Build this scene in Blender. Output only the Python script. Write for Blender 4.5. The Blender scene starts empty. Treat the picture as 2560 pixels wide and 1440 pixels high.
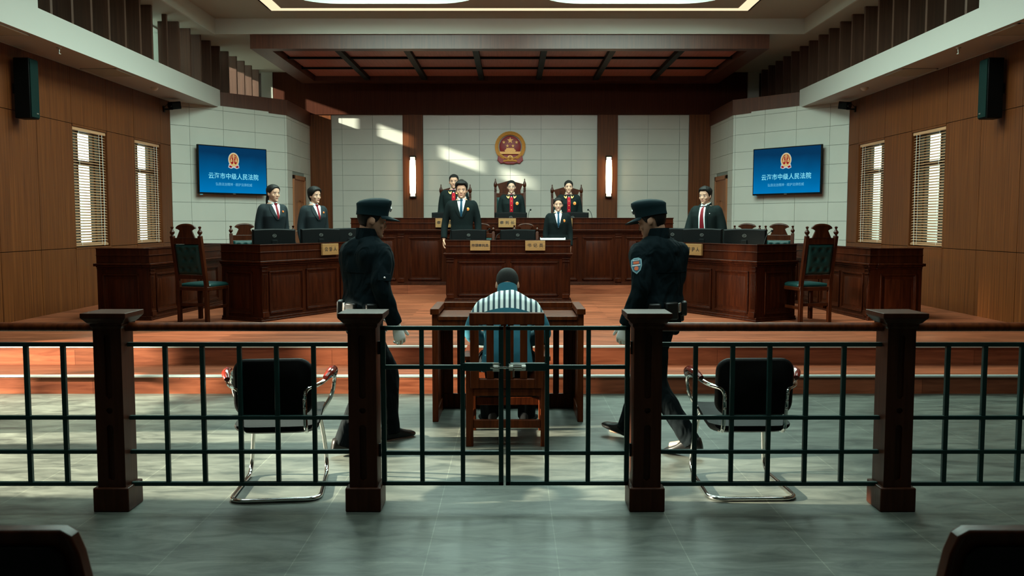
import bpy, bmesh, math, random
import numpy as np
from mathutils import Vector, Matrix, noise
from mathutils.bvhtree import BVHTree

SC = bpy.context.scene
COL = SC.collection
random.seed(7)
PI = math.pi
R = math.radians

# ------------------------------------------------------------------ camera, world, lights, exposure
cam_d = bpy.data.cameras.new('camera'); cam = bpy.data.objects.new('camera', cam_d); COL.objects.link(cam)
cam.location = (0.04, 0, 1.55)
cam.rotation_euler = (PI/2 - math.atan(165/2200), 0, 0)
cam_d.sensor_width = 36; cam_d.lens = 36*2200/2560
cam_d.clip_start = 0.05; cam_d.clip_end = 200
cam_d.dof.use_dof = True; cam_d.dof.focus_distance = 9.0; cam_d.dof.aperture_fstop = 7.0
SC.camera = cam

W = bpy.data.worlds.new('sky'); SC.world = W; W.use_nodes = True
bg = W.node_tree.nodes['Background']
bg.inputs[0].default_value = (0.62, 0.90, 0.82, 1); bg.inputs[1].default_value = 0.95

SC.view_settings.view_transform = 'Standard'
SC.view_settings.look = 'None'
SC.view_settings.exposure = 0.0
SC.view_settings.gamma = 1.0
SC.view_settings.use_curve_mapping = False
SC.cycles.use_denoising = True
SC.cycles.max_bounces = 7; SC.cycles.diffuse_bounces = 4; SC.cycles.glossy_bounces = 3
SC.cycles.transparent_max_bounces = 12
SC.cycles.sample_clamp_indirect = 4.0
SC.cycles.caustics_reflective = False; SC.cycles.caustics_refractive = False

def lamp(name, kind, loc, energy, color=(1,1,1), aim=None, **kw):
    d = bpy.data.lights.new(name, kind); o = bpy.data.objects.new(name, d); COL.objects.link(o)
    o.location = loc; d.energy = energy; d.color = color
    for k, v in kw.items(): setattr(d, k, v)
    if aim is not None:
        o.rotation_euler = (Vector(aim)-Vector(loc)).to_track_quat('-Z', 'Y').to_euler()
    return o
# low winter sun: enters through the left clerestory behind the fins
SUND = Vector((1, .37, -.345))
lamp('sun', 'SUN', (-12, 10, 8), 26.0, (1.0, .93, .78), aim=Vector((-12, 10, 8))+SUND, angle=R(1.3))
# daylight through the two roof lights
for sx in (-1, 1):
    lamp('skylight_daylight', 'AREA', (1.97*sx, 11.2, 5.6), 1000, (.75, .95, .87), aim=(1.97*sx, 11.2, 0), shape='RECTANGLE', size=3.0, size_y=6.2)
    lamp('skylight_daylight', 'AREA', (1.97*sx, 5.0, 5.6), 130, (.75, .95, .87), aim=(1.97*sx, 5.0, 0), shape='RECTANGLE', size=3.0, size_y=3.6)
# added soft fill for the faces at the bench, no fitting there
lamp('bench_face_fill', 'AREA', (0, 7.3, 5.05), 55, (1.0, .95, .85), aim=(0, 16, 1.9), shape='RECTANGLE', size=5.0, size_y=.4, spread=R(80))
# film lamps standing outside the left gallery windows: the warm pool on the tiles and the patch on the steps
lamp('window_key_lamp', 'SPOT', (-20, 5.60, 7.1), 235000, (1.0, .82, .65), aim=(-1.5, 5.6, .6), spot_size=R(19), spot_blend=.2, shadow_soft_size=.16)
lamp('window_step_lamp', 'SPOT', (-14, 2.0, 3.6), 58000, (1.0, .88, .70), aim=(-4.2, 8.5, .25), spot_size=R(26), spot_blend=.5, shadow_soft_size=.3)
# added lamps brightening the outside walls seen through the blinds
lamp('block_wall_fill', 'AREA', (-6.7, 18, 8.0), 1500, (.90, 1.0, .93), aim=(-9.2, 18, 3.0), shape='RECTANGLE', size=12, size_y=.6, spread=R(60))
lamp('block_wall_fill', 'AREA', (6.7, 18, 8.0), 500, (1.0, .95, .82), aim=(9.2, 18, 3.0), shape='RECTANGLE', size=12, size_y=.6, spread=R(60))

# ------------------------------------------------------------------ materials
MATS = {}
def nt(m):
    return m.node_tree.nodes, m.node_tree.links
def mat(name, col, rough=.5, metal=0, spec=.5, coat=0, bump=0, bscale=60, var=0, vscale=6, emit=None, estr=1, sheen=0, folds=0):
    if name in MATS: return MATS[name]
    m = bpy.data.materials.new(name); m.use_nodes = True
    N, L = nt(m); b = N['Principled BSDF']
    b.inputs['Base Color'].default_value = (*col, 1)
    b.inputs['Roughness'].default_value = rough; b.inputs['Metallic'].default_value = metal
    b.inputs['Specular IOR Level'].default_value = spec
    b.inputs['Coat Weight'].default_value = coat; b.inputs['Coat Roughness'].default_value = .12
    if sheen: b.inputs['Sheen Weight'].default_value = sheen
    if emit:
        b.inputs['Emission Color'].default_value = (*emit, 1); b.inputs['Emission Strength'].default_value = estr
    if var or bump:
        tc = N.new('ShaderNodeTexCoord'); nz = N.new('ShaderNodeTexNoise')
        nz.inputs['Scale'].default_value = vscale; nz.inputs['Detail'].default_value = 5
        L.new(tc.outputs['Object'], nz.inputs['Vector'])
        if var:
            mx = N.new('ShaderNodeMix'); mx.data_type = 'RGBA'
            mx.inputs[6].default_value = (*[c*(1-var) for c in col], 1); mx.inputs[7].default_value = (*[min(1, c*(1+var)) for c in col], 1)
            L.new(nz.outputs['Fac'], mx.inputs[0]); L.new(mx.outputs[2], b.inputs['Base Color'])
        if bump:
            n2 = N.new('ShaderNodeTexNoise'); n2.inputs['Scale'].default_value = bscale; n2.inputs['Detail'].default_value = 4
            L.new(tc.outputs['Object'], n2.inputs['Vector'])
            bp = N.new('ShaderNodeBump'); bp.inputs['Strength'].default_value = bump; bp.inputs['Distance'].default_value = .01
            L.new(n2.outputs['Fac'], bp.inputs['Height']); L.new(bp.outputs[0], b.inputs['Normal'])
            if folds:      # broad slanting cloth folds
                mp = N.new('ShaderNodeMapping'); mp.inputs['Scale'].default_value = (9, 9, 4.5); mp.inputs['Rotation'].default_value = (.3, .5, 0); L.new(tc.outputs['Object'], mp.inputs[0])
                n3 = N.new('ShaderNodeTexNoise'); n3.inputs['Scale'].default_value = 1; n3.inputs['Detail'].default_value = 2; n3.inputs['Distortion'].default_value = .7; L.new(mp.outputs[0], n3.inputs['Vector'])
                b2 = N.new('ShaderNodeBump'); b2.inputs['Strength'].default_value = folds; b2.inputs['Distance'].default_value = .09
                L.new(n3.outputs['Fac'], b2.inputs['Height']); L.new(bp.outputs[0], b2.inputs['Normal']); L.new(b2.outputs[0], b.inputs['Normal'])
    MATS[name] = m
    return m

def wood(name, c1, c2, scale=(30, 30, 1.6), rough=.35, spec=.5, coat=0, planks=None, world=False):
    """grain runs along the axis with the small scale"""
    m = bpy.data.materials.new(name); m.use_nodes = True
    N, L = nt(m); b = N['Principled BSDF']
    b.inputs['Roughness'].default_value = rough; b.inputs['Specular IOR Level'].default_value = spec
    b.inputs['Coat Weight'].default_value = coat; b.inputs['Coat Roughness'].default_value = .15
    tc = N.new('ShaderNodeTexCoord'); geo = N.new('ShaderNodeNewGeometry')
    src = geo.outputs['Position'] if world else tc.outputs['Object']
    mp = N.new('ShaderNodeMapping'); mp.inputs['Scale'].default_value = scale
    L.new(src, mp.inputs[0])
    nz = N.new('ShaderNodeTexNoise'); nz.inputs['Scale'].default_value = 1; nz.inputs['Detail'].default_value = 6; nz.inputs['Distortion'].default_value = .6
    L.new(mp.outputs[0], nz.inputs['Vector'])
    cr = N.new('ShaderNodeValToRGB'); cr.color_ramp.elements[0].position = .3; cr.color_ramp.elements[1].position = .72
    cr.color_ramp.elements[0].color = (*c1, 1); cr.color_ramp.elements[1].color = (*c2, 1)
    L.new(nz.outputs['Fac'], cr.inputs[0])
    out = cr.outputs[0]
    if planks:
        pw, plen = planks
        bk = N.new('ShaderNodeTexBrick'); bk.offset = .37
        bk.inputs['Color1'].default_value = (.72, .72, .72, 1); bk.inputs['Color2'].default_value = (1.18, 1.12, 1.1, 1); bk.inputs['Mortar'].default_value = (.45, .4, .38, 1)
        bk.inputs['Scale'].default_value = 1; bk.inputs['Mortar Size'].default_value = .0025; bk.inputs['Brick Width'].default_value = plen; bk.inputs['Row Height'].default_value = pw
        mp2 = N.new('ShaderNodeMapping'); L.new(src, mp2.inputs[0])
        sp = N.new('ShaderNodeSeparateXYZ'); L.new(mp2.outputs[0], sp.inputs[0])
        ad = N.new('ShaderNodeMath'); ad.operation = 'ADD'; L.new(sp.outputs[1], ad.inputs[0]); L.new(sp.outputs[2], ad.inputs[1])
        cb = N.new('ShaderNodeCombineXYZ'); L.new(sp.outputs[0], cb.inputs[0]); L.new(ad.outputs[0], cb.inputs[1])
        L.new(cb.outputs[0], bk.inputs['Vector'])
        mx = N.new('ShaderNodeMix'); mx.data_type = 'RGBA'; mx.blend_type = 'MULTIPLY'; mx.inputs[0].default_value = 1
        L.new(out, mx.inputs[6]); L.new(bk.outputs['Color'], mx.inputs[7]); out = mx.outputs[2]
    L.new(out, b.inputs['Base Color'])
    bp = N.new('ShaderNodeBump'); bp.inputs['Strength'].default_value = .12; bp.inputs['Distance'].default_value = .004
    L.new(nz.outputs['Fac'], bp.inputs['Height']); L.new(bp.outputs[0], b.inputs['Normal'])
    MATS[name] = m
    return m

def emis(name, col, s):
    m = bpy.data.materials.new(name); m.use_nodes = True
    N, L = nt(m); N.remove(N['Principled BSDF'])
    e = N.new('ShaderNodeEmission'); e.inputs[0].default_value = (*col, 1); e.inputs[1].default_value = s
    L.new(e.outputs[0], N['Material Output'].inputs[0]); MATS[name] = m
    return m

def glass(name):
    m = bpy.data.materials.new(name); m.use_nodes = True
    N, L = nt(m); N.remove(N['Principled BSDF'])
    t = N.new('ShaderNodeBsdfTransparent'); t.inputs[0].default_value = (.92, .97, .95, 1)
    g = N.new('ShaderNodeBsdfGlossy'); g.inputs['Roughness'].default_value = .03
    mx = N.new('ShaderNodeMixShader'); mx.inputs[0].default_value = .05
    L.new(t.outputs[0], mx.inputs[1]); L.new(g.outputs[0], mx.inputs[2]); L.new(mx.outputs[0], N['Material Output'].inputs[0])
    MATS[name] = m
    return m

WALLWOOD = wood('wall_veneer', (.060, .0145, .0030), (.138, .0375, .0078), scale=(42, 42, .9), rough=.5, spec=.18, world=True)
FINWOOD = wood('fin_veneer', (.055, .026, .017), (.09, .044, .029), scale=(40, 40, .9), rough=.4, spec=.4, world=True)
REDWOOD = wood('canopy_veneer', (.045, .0125, .0065), (.085, .026, .013), scale=(50, 50, 1.2), rough=.4, world=True)
HEADERWOOD = wood('header_veneer', (.030, .0068, .0028), (.058, .0148, .0064), scale=(50, 50, 1.2), rough=.55, spec=.08, world=True)
CANOPYRED = wood('canopy_panel_veneer', (.26, .062, .038), (.42, .115, .072), scale=(60, 1.5, 60), rough=.45, world=True)
DESKWOOD = wood('desk_mahogany', (.014, .0023, .0008), (.040, .0076, .0021), scale=(30, 30, 2.2), rough=.34, spec=.11, coat=0)
CHAIRWOOD = wood('chair_mahogany', (.020, .0040, .0013), (.050, .0115, .0036), scale=(30, 30, 3), rough=.34, spec=.15, coat=.04)
DOCKWOOD = wood('dock_oak', (.056, .0105, .0024), (.135, .029, .0068), scale=(35, 35, 3), rough=.38, spec=.12, coat=0)
POSTWOOD = wood('post_walnut', (.030, .0076, .0030), (.054, .0155, .0068), scale=(30, 30, 2.5), rough=.42, spec=.13)
STAGEWOOD = wood('stage_laminate', (.145, .037, .0165), (.30, .089, .042), scale=(2.2, 22, 22), rough=.36, spec=.22, planks=(.16, 1.25), world=True)
BLINDWOOD = wood('blind_slat_wood', (.33, .16, .08), (.45, .23, .12), scale=(20, 1.5, 20), rough=.5, world=True)
DOORWOOD = wood('door_wood', (.19, .060, .020), (.30, .105, .038), scale=(30, 30, 1.5), rough=.4, world=True)
PLASTER = mat('white_plaster', (.44, .45, .40), rough=.75, bump=.05, bscale=30)
CEILPAINT = mat('ceiling_paint', (.34, .33, .27), rough=.8)
WHITETRIM = mat('fascia_paint', (.42, .405, .37), rough=.6)
STONE = mat('wall_stone_tile', (.44, .43, .385), rough=.32, var=.07, vscale=2.2, spec=.4)
GROUT = mat('dark_grout', (.17, .19, .17), rough=.8)
DARKGAP = mat('panel_gap', (.008, .004, .003), rough=.9)
NOSING = mat('aluminium_nosing', (.62, .68, .66), rough=.35, metal=.6)
GREENIRON = mat('dark_green_iron', (.0055, .030, .028), rough=.42, spec=.25, var=.25, vscale=30)
CHROME = mat('chrome', (.75, .77, .76), rough=.09, metal=1)
STEEL = mat('brushed_steel', (.6, .6, .56), rough=.3, metal=1)
BLACKLEATHER = mat('black_leather', (.004, .004, .004), rough=.6, spec=.12, bump=.1, bscale=120)
GREENLEATHER = mat('green_leather', (.005, .026, .025), rough=.42, spec=.16, bump=.08, bscale=150)
BLACKPLASTIC = mat('black_plastic', (.0028, .0034, .0036), rough=.55, spec=.10)
GREYPLASTIC = mat('grey_plastic', (.16, .16, .15), rough=.3)
SPEAKERGREEN = mat('speaker_grille_cloth', (.0025, .014, .012), rough=.85, spec=.1, bump=.3, bscale=300)
BLACKSTEEL = mat('black_steel', (.005, .0055, .005), rough=.55, spec=.15)
BRASS = wood('brass_plaque', (.21, .105, .036), (.29, .155, .060), scale=(3, 50, 50), rough=.38, spec=.5)
INK = mat('engraved_ink', (.03, .016, .008), rough=.6)
REDARM = wood('red_lacquered_arm', (.11, .008, .005), (.2, .018, .01), scale=(10, 40, 40), rough=.15, coat=.6)
GOLD = mat('emblem_gold', (.74, .34, .075), rough=.4, metal=.15, var=.15, vscale=40)
EMBRED = mat('emblem_red', (.27, .004, .009), rough=.45)
PAPERWHITE = mat('white_paper', (.75, .78, .78), rough=.7)
GLASS = glass('window_glass')
BLOCKWALL = mat('block_wall_render', (.8, .82, .76), rough=.9)
WHITEPLASTIC = mat('white_plastic', (.62, .62, .58), rough=.5)
SHADE = emis('sconce_shade_glow', (1.0, .76, .45), 11.0)
COVE = emis('cove_strip_glow', (1.0, .80, .50), 1.15)

# floor tile material: big grey porcelain with pale joints
def floor_mat():
    m = bpy.data.materials.new('grey_porcelain_tile'); m.use_nodes = True
    N, L = nt(m); b = N['Principled BSDF']
    geo = N.new('ShaderNodeNewGeometry')
    mp = N.new('ShaderNodeMapping'); mp.inputs['Location'].default_value = (.36, .24, 0); mp.inputs['Scale'].default_value = (1.3, 4.2, 1)
    L.new(geo.outputs['Position'], mp.inputs[0])
    n1 = N.new('ShaderNodeTexNoise'); n1.inputs['Scale'].default_value = 2.1; n1.inputs['Detail'].default_value = 10; n1.inputs['Roughness'].default_value = .68; n1.inputs['Distortion'].default_value = .8
    L.new(mp.outputs[0], n1.inputs['Vector'])
    cr = N.new('ShaderNodeValToRGB'); e = cr.color_ramp.elements
    e[0].position = .36; e[0].color = (.030, .036, .031, 1); e[1].position = .68; e[1].color = (.118, .130, .110, 1)
    L.new(n1.outputs['Fac'], cr.inputs[0])
    bk = N.new('ShaderNodeTexBrick'); bk.offset = 0
    bk.inputs['Color1'].default_value = (.92, .92, .92, 1); bk.inputs['Color2'].default_value = (1.08, 1.08, 1.08, 1); bk.inputs['Mortar'].default_value = (1.9, 1.9, 1.8, 1)
    bk.inputs['Scale'].default_value = 1; bk.inputs['Mortar Size'].default_value = .0026; bk.inputs['Mortar Smooth'].default_value = .3
    bk.inputs['Brick Width'].default_value = .605; bk.inputs['Row Height'].default_value = .64
    mp2 = N.new('ShaderNodeMapping'); mp2.inputs['Location'].default_value = (.355, -.075, 0); L.new(geo.outputs['Position'], mp2.inputs[0]); L.new(mp2.outputs[0], bk.inputs['Vector'])
    mx = N.new('ShaderNodeMix'); mx.data_type = 'RGBA'; mx.blend_type = 'MULTIPLY'; mx.inputs[0].default_value = 1
    L.new(cr.outputs[0], mx.inputs[6]); L.new(bk.outputs['Color'], mx.inputs[7]); L.new(mx.outputs[2], b.inputs['Base Color'])
    b.inputs['Roughness'].default_value = .42; b.inputs['Specular IOR Level'].default_value = .45
    bp = N.new('ShaderNodeBump'); bp.inputs['Strength'].default_value = .08; bp.inputs['Distance'].default_value = .004
    L.new(n1.outputs['Fac'], bp.inputs['Height']); L.new(bp.outputs[0], b.inputs['Normal'])
    return m
FLOORTILE = floor_mat()

# ------------------------------------------------------------------ mesh helpers
class MB:
    def __init__(s): s.v = []; s.f = []; s.m = []
    def add(s, vs, fs, m=0, M=None):
        o = len(s.v)
        for p in vs:
            p = Vector(p)
            s.v.append(tuple(M @ p) if M is not None else tuple(p))
        for f in fs: s.f.append([o+i for i in f]); s.m.append(m)
        return s
    def box(s, x0, x1, y0, y1, z0, z1, m=0, M=None):
        vs = [(x, y, z) for z in (z0, z1) for y in (y0, y1) for x in (x0, x1)]
        return s.add(vs, [(0,2,3,1),(4,5,7,6),(0,1,5,4),(2,6,7,3),(0,4,6,2),(1,3,7,5)], m, M)
    def bar(s, p, q, w, h, m=0, up=(0,0,1)):
        p, q = Vector(p), Vector(q); d = q-p; L = d.length; d.normalize()
        up = Vector(up)
        if abs(d.dot(up)) > .99: up = Vector((0,1,0))
        x = d.cross(up).normalized(); z = x.cross(d).normalized()
        M = Matrix(((x.x, d.x, z.x, p.x), (x.y, d.y, z.y, p.y), (x.z, d.z, z.z, p.z), (0,0,0,1)))
        return s.box(-w/2, w/2, 0, L, -h/2, h/2, m, M)
    def prism(s, pts, d0, d1, axis='y', m=0, M=None):
        """closed outline (counter-clockwise) extruded along an axis"""
        n = len(pts)
        f = {'y': lambda a, b, d: (a, d, b), 'z': lambda a, b, d: (a, b, d), 'x': lambda a, b, d: (d, a, b)}[axis]
        vs = [f(a, b, d0) for a, b in pts] + [f(a, b, d1) for a, b in pts]
        fs = [list(range(n)), list(range(2*n-1, n-1, -1))] + [[i, i+n, (i+1) % n+n, (i+1) % n] for i in range(n)]
        return s.add(vs, fs, m, M)
    def loft(s, rings, m=0, cap=True, M=None, closed=True):
        n = len(rings[0]); vs = [p for r in rings for p in r]; fs = []
        for i in range(len(rings)-1):
            for j in range(n if closed else n-1):
                a = i*n+j; b = i*n+(j+1) % n
                fs.append([a, b, b+n, a+n])
        if cap and closed:
            fs.append(list(range(n-1, -1, -1))); k = (len(rings)-1)*n; fs.append([k+i for i in range(n)])
        return s.add(vs, fs, m, M)
    def lathe(s, prof, c=(0,0,0), n=16, m=0, M=None, axis='z'):
        rings = []
        for r, z in prof:
            if axis == 'z': rings.append([(c[0]+r*math.cos(2*PI*i/n), c[1]+r*math.sin(2*PI*i/n), c[2]+z) for i in range(n)])
            elif axis == 'y': rings.append([(c[0]+r*math.cos(2*PI*i/n), c[1]+z, c[2]+r*math.sin(2*PI*i/n)) for i in range(n)])
        return s.loft(rings, m, True, M)
    def tube(s, pts, r, n=10, m=0, smooth=0, flat=None, M=None):
        pts = [Vector(p) for p in pts]; rs = list(r) if hasattr(r, '__len__') else [r]*len(pts)
        if smooth: pts, rs = catmull(pts, rs, smooth)
        rings = []; prev = None
        for i, p in enumerate(pts):
            t = (pts[min(i+1, len(pts)-1)]-pts[max(i-1, 0)]).normalized()
            if prev is None:
                a = Vector((0,0,1)) if abs(t.z) < .9 else Vector((1,0,0))
                x = t.cross(a).normalized()
            else:
                x = (prev - t*prev.dot(t)).normalized()
            prev = x; y = t.cross(x)
            fx, fy = flat if flat else (1, 1)
            rings.append([tuple(p + x*(rs[i]*fx*math.cos(2*PI*k/n)) + y*(rs[i]*fy*math.sin(2*PI*k/n))) for k in range(n)])
        return s.loft(rings, m, True, M)
    def ellipsoid(s, c, r, n=16, k=10, m=0, M=None):
        rings = []
        for i in range(1, k):
            a = PI*i/k
            rings.append([(c[0]+r[0]*math.sin(a)*math.cos(2*PI*j/n), c[1]+r[1]*math.sin(a)*math.sin(2*PI*j/n), c[2]-r[2]*math.cos(a)) for j in range(n)])
        return s.loft(rings, m, True, M)
    def merge(s, o, M=None, m=None):
        k = len(s.v)
        for p in o.v: s.v.append(tuple(M @ Vector(p)) if M is not None else p)
        for f, mi in zip(o.f, o.m): s.f.append([k+i for i in f]); s.m.append(mi if m is None else m)
        return s
    def mesh(s, name, mats, smooth=True, ang=35, fix=True):
        me = bpy.data.meshes.new(name)
        me.from_pydata(s.v, [], s.f)
        me.polygons.foreach_set('material_index', s.m)
        for mm in (mats if isinstance(mats, (list, tuple)) else [mats]): me.materials.append(mm)
        finish(me, smooth, ang, fix)
        return me
    def build(s, name, mats, parent=None, smooth=True, ang=35, bevel=0, M=None, fix=True, seg=2):
        me = s.mesh(name, mats, smooth, ang, fix)
        o = bpy.data.objects.new(name, me); COL.objects.link(o)
        if parent is not None: o.parent = parent
        if bevel:
            b = o.modifiers.new('bevel', 'BEVEL'); b.width = bevel; b.segments = seg; b.limit_method = 'ANGLE'; b.angle_limit = R(40); b.harden_normals = False
        return o

def finish(me, smooth=True, ang=35, fix=True):
    bm = bmesh.new(); bm.from_mesh(me)
    if fix: bmesh.ops.recalc_face_normals(bm, faces=bm.faces)
    if smooth:
        ca = R(ang)
        for f in bm.faces: f.smooth = True
        for e in bm.edges:
            if len(e.link_faces) == 2 and e.calc_face_angle(0) > ca: e.smooth = False
    bm.to_mesh(me); bm.free()

def catmull(P, rs, k):
    out, ro = [], []; n = len(P)
    for i in range(n-1):
        p0, p1, p2, p3 = P[max(i-1, 0)], P[i], P[i+1], P[min(i+2, n-1)]
        for j in range(k):
            t = j/k
            out.append(.5*((2*p1)+(p2-p0)*t+(2*p0-5*p1+4*p2-p3)*t*t+(3*p1-p0-3*p2+p3)*t**3))
            ro.append(rs[i]*(1-t)+rs[i+1]*t)
    out.append(P[-1]); ro.append(rs[-1])
    return out, ro

def fillet(P, r, k=5):
    """round the inner corners of a polyline"""
    P = [Vector(p) for p in P]; out = [P[0]]
    for i in range(1, len(P)-1):
        a, b, c = P[i-1], P[i], P[i+1]
        d1 = (a-b); d2 = (c-b); rr = min(r, d1.length*.49, d2.length*.49)
        s, e = b+d1.normalized()*rr, b+d2.normalized()*rr
        for j in range(k+1):
            t = j/k; out.append((1-t)**2*s+2*t*(1-t)*b+t*t*e)
    out.append(P[-1]); return out

def tag(o, label=None, cat=None, group=None, kind=None):
    if label: o['label'] = label
    if cat: o['category'] = cat
    if group: o['group'] = group
    if kind: o['kind'] = kind
    return o
def thing(name, label, cat, loc=(0,0,0), rz=0, group=None):
    o = bpy.data.objects.new(name, None); COL.objects.link(o)
    o.empty_display_size = .1
    o.location = loc; o.rotation_euler = (0, 0, rz)
    return tag(o, label, cat, group)
def dup(root, loc, rz=None, label=None, group=None):
    def cp(o, par):
        c = o.copy(); COL.objects.link(c); c.parent = par
        for ch in KIDS.get(o, []): cp(ch, c)
        return c
    KIDS = {}
    for o in COL.objects:
        if o.parent is not None: KIDS.setdefault(o.parent, []).append(o)
    r = cp(root, None); r.location = loc
    if rz is not None: r.rotation_euler = (0, 0, rz)
    if label: r['label'] = label
    if group: r['group'] = group
    return r
def struct(name, mb, mats, parent=None, **k):
    o = mb.build(name, mats, parent, **k)
    if parent is None: o['kind'] = 'structure'
    return o
def structroot(name, loc=(0,0,0)):
    o = bpy.data.objects.new(name, None); COL.objects.link(o); o.location = loc; o['kind'] = 'structure'; return o

def text_mesh(name, s, size, m, parent, loc, rot=(PI/2, 0, 0), bold=.0, depth=.001, space=1.0, sx=1.0):
    c = bpy.data.curves.new(name, 'FONT'); c.body = s; c.size = size; c.align_x = 'CENTER'; c.align_y = 'CENTER'
    c.offset = bold; c.extrude = depth; c.space_character = space; c.resolution_u = 3
    t = bpy.data.objects.new(name+'_curve', c); COL.objects.link(t)
    bpy.context.view_layer.update()
    me = bpy.data.meshes.new_from_object(t.evaluated_get(bpy.context.evaluated_depsgraph_get()))
    me.name = name; me.materials.clear(); me.materials.append(m)
    bpy.data.objects.remove(t)
    o = bpy.data.objects.new(name, me); COL.objects.link(o); o.parent = parent
    o.location = loc; o.rotation_euler = rot; o.scale = (sx, 1, 1)
    return o
# ------------------------------------------------------------------ the room
STZ = .345            # stage level
WX = 6.0              # side walls
b = MB(); b.box(-6.3, 6.3, -3.2, 7.95, -.12, 0); struct('floor', b, FLOORTILE, smooth=False)
# stage: two steps, each with an aluminium nosing, and the bench dais
b = MB()
b.box(-6.0, 6.0, 7.87, 8.6, 0, .165)
b.box(-6.0, 6.0, 8.49, 19.8, 0, STZ)
struct('floor_stage', b, STAGEWOOD, smooth=False)
for i, (y, z) in enumerate(((7.862, .165), (8.482, STZ))):
    b = MB(); b.box(-6.0, 6.0, y-.006, y+.045, z-.012, z+.004); struct('trim_%d' % (i+1), b, NOSING, smooth=False)
b = MB(); b.box(-2.9, 2.95, 14.70, 19.75, STZ, .495); b.box(-2.6, 2.7, 15.32, 19.75, .495, .65); struct('floor_dais', b, STAGEWOOD, smooth=False)

# gallery windows of the left wall, nearer than the picture's edge: (y0, y1, z0, z1, previous end)
GAL = [(5.02, 5.83, .75, 2.65, -3.0), (5.99, 6.27, .75, 2.65, 5.83), (6.75, 7.95, .35, 1.35, 6.27)]  # low last opening is invented, sized to let the step lamp in
def wall_side(sg, name):
    """wood panelled side wall with two window openings; panels stand 12 mm off a dark backing with open joints"""
    ys = [-3.0, -2.0, -.95, .1, 1.15, 2.2, 3.25, 4.3, 5.35, 6.4, 7.4, 8.4, 9.4, 10.4, 11.3, 12.2, 13.26, 14.2, 15.28, 15.72]
    zs = [0, 1.19, 2.90, 3.67]
    wins = {(12.2, 1), (14.2, 1)}
    b = MB(); g = .004
    for i in range(len(ys)-1):
        for k in range(3):
            if (ys[i], k) in wins:
                continue
            z0, z1 = zs[k], zs[k+1]
            rects = [(ys[i]+g, ys[i+1]-g, z0+g, z1-g)]
            if sg == 1:
                for q in GAL:
                    nr = []
                    for (p0, p1, r0, r1) in rects:
                        if q[1] <= p0 or q[0] >= p1 or q[3] <= r0 or q[2] >= r1: nr.append((p0, p1, r0, r1)); continue
                        if q[0] > p0: nr.append((p0, q[0], r0, r1))
                        if q[1] < p1: nr.append((q[1], p1, r0, r1))
                        m0, m1 = max(p0, q[0]), min(p1, q[1])
                        if q[2] > r0: nr.append((m0, m1, r0, q[2]))
                        if q[3] < r1: nr.append((m0, m1, q[3], r1))
                    rects = nr
            for q in rects: b.box(-WX, -WX-.018, *q, 0)
    # dark backing, in pieces around the openings, and wood reveals
    def back(y0, y1, z0, z1): b.box(-WX-.020, -WX-.20, y0, y1, z0, z1, 1)
    if sg == 1:
        for q in GAL: back(q[4], q[0], 0, 3.67); back(q[0], q[1], 0, q[2]); back(q[0], q[1], q[3], 3.67)
        back(GAL[-1][1], 12.2, 0, 3.67)
    else: back(-3.0, 12.2, 0, 3.67)
    back(13.26, 14.2, 0, 3.67); back(15.28, 15.9, 0, 3.67)
    for y0, y1 in ((12.2, 13.26), (14.2, 15.28)):
        back(y0, y1, 0, 1.18); back(y0, y1, 2.89, 3.67)
        b.box(-WX, -WX-.2, y0-.002, y0+.016, 1.18, 2.90, 0); b.box(-WX, -WX-.2, y1-.016, y1+.002, 1.18, 2.90, 0)
        b.box(-WX+.006, -WX-.2, y0, y1, 1.175, 1.195, 0); b.box(-WX, -WX-.2, y0, y1, 2.872, 2.90, 0)
    for q in range(len(b.v)): b.v[q] = (b.v[q][0]*sg, b.v[q][1], b.v[q][2])
    return struct(name, b, [WALLWOOD, DARKGAP], smooth=False)
wall_side(1, 'wall_left'); wall_side(-1, 'wall_right')

# clerestory walls above the ledges: only a few panes let the low sun in on the left
def clerestory(sg, name):
    b = MB()
    def bx(y0, y1, z0, z1, m=0): b.box(-WX*sg, (-WX-.2)*sg, y0, y1, z0, z1, m)
    if sg == 1:
        holes = [(14.55, 15.55, 4.02, 4.82), (17.0, 19.45, 4.20, 4.84)]
    else:
        holes = []
    y = 10.0
    for (a, c, z0, z1) in holes:
        bx(y, a, 3.67, 4.95); bx(a, c, 3.67, z0); bx(a, c, z1, 4.95); y = c
    bx(y, 20.1, 3.67, 4.95)
    r = struct(name, b, [PLASTER], smooth=False)
    b2 = MB()
    for (a, c, z0, z1) in holes:
        b2.box((-WX-.09)*sg, (-WX-.1)*sg, a, c, z0, z1)
    if holes: struct('window_clerestory', b2, [GLASS], smooth=False)
    # ledge deck and solid white wall towards the gallery
    return r
clerestory(1, 'wall_clerestory_left'); clerestory(-1, 'wall_clerestory_right')
FA = (-6.0, 15.72); FB = (-4.45, 17.72)
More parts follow.
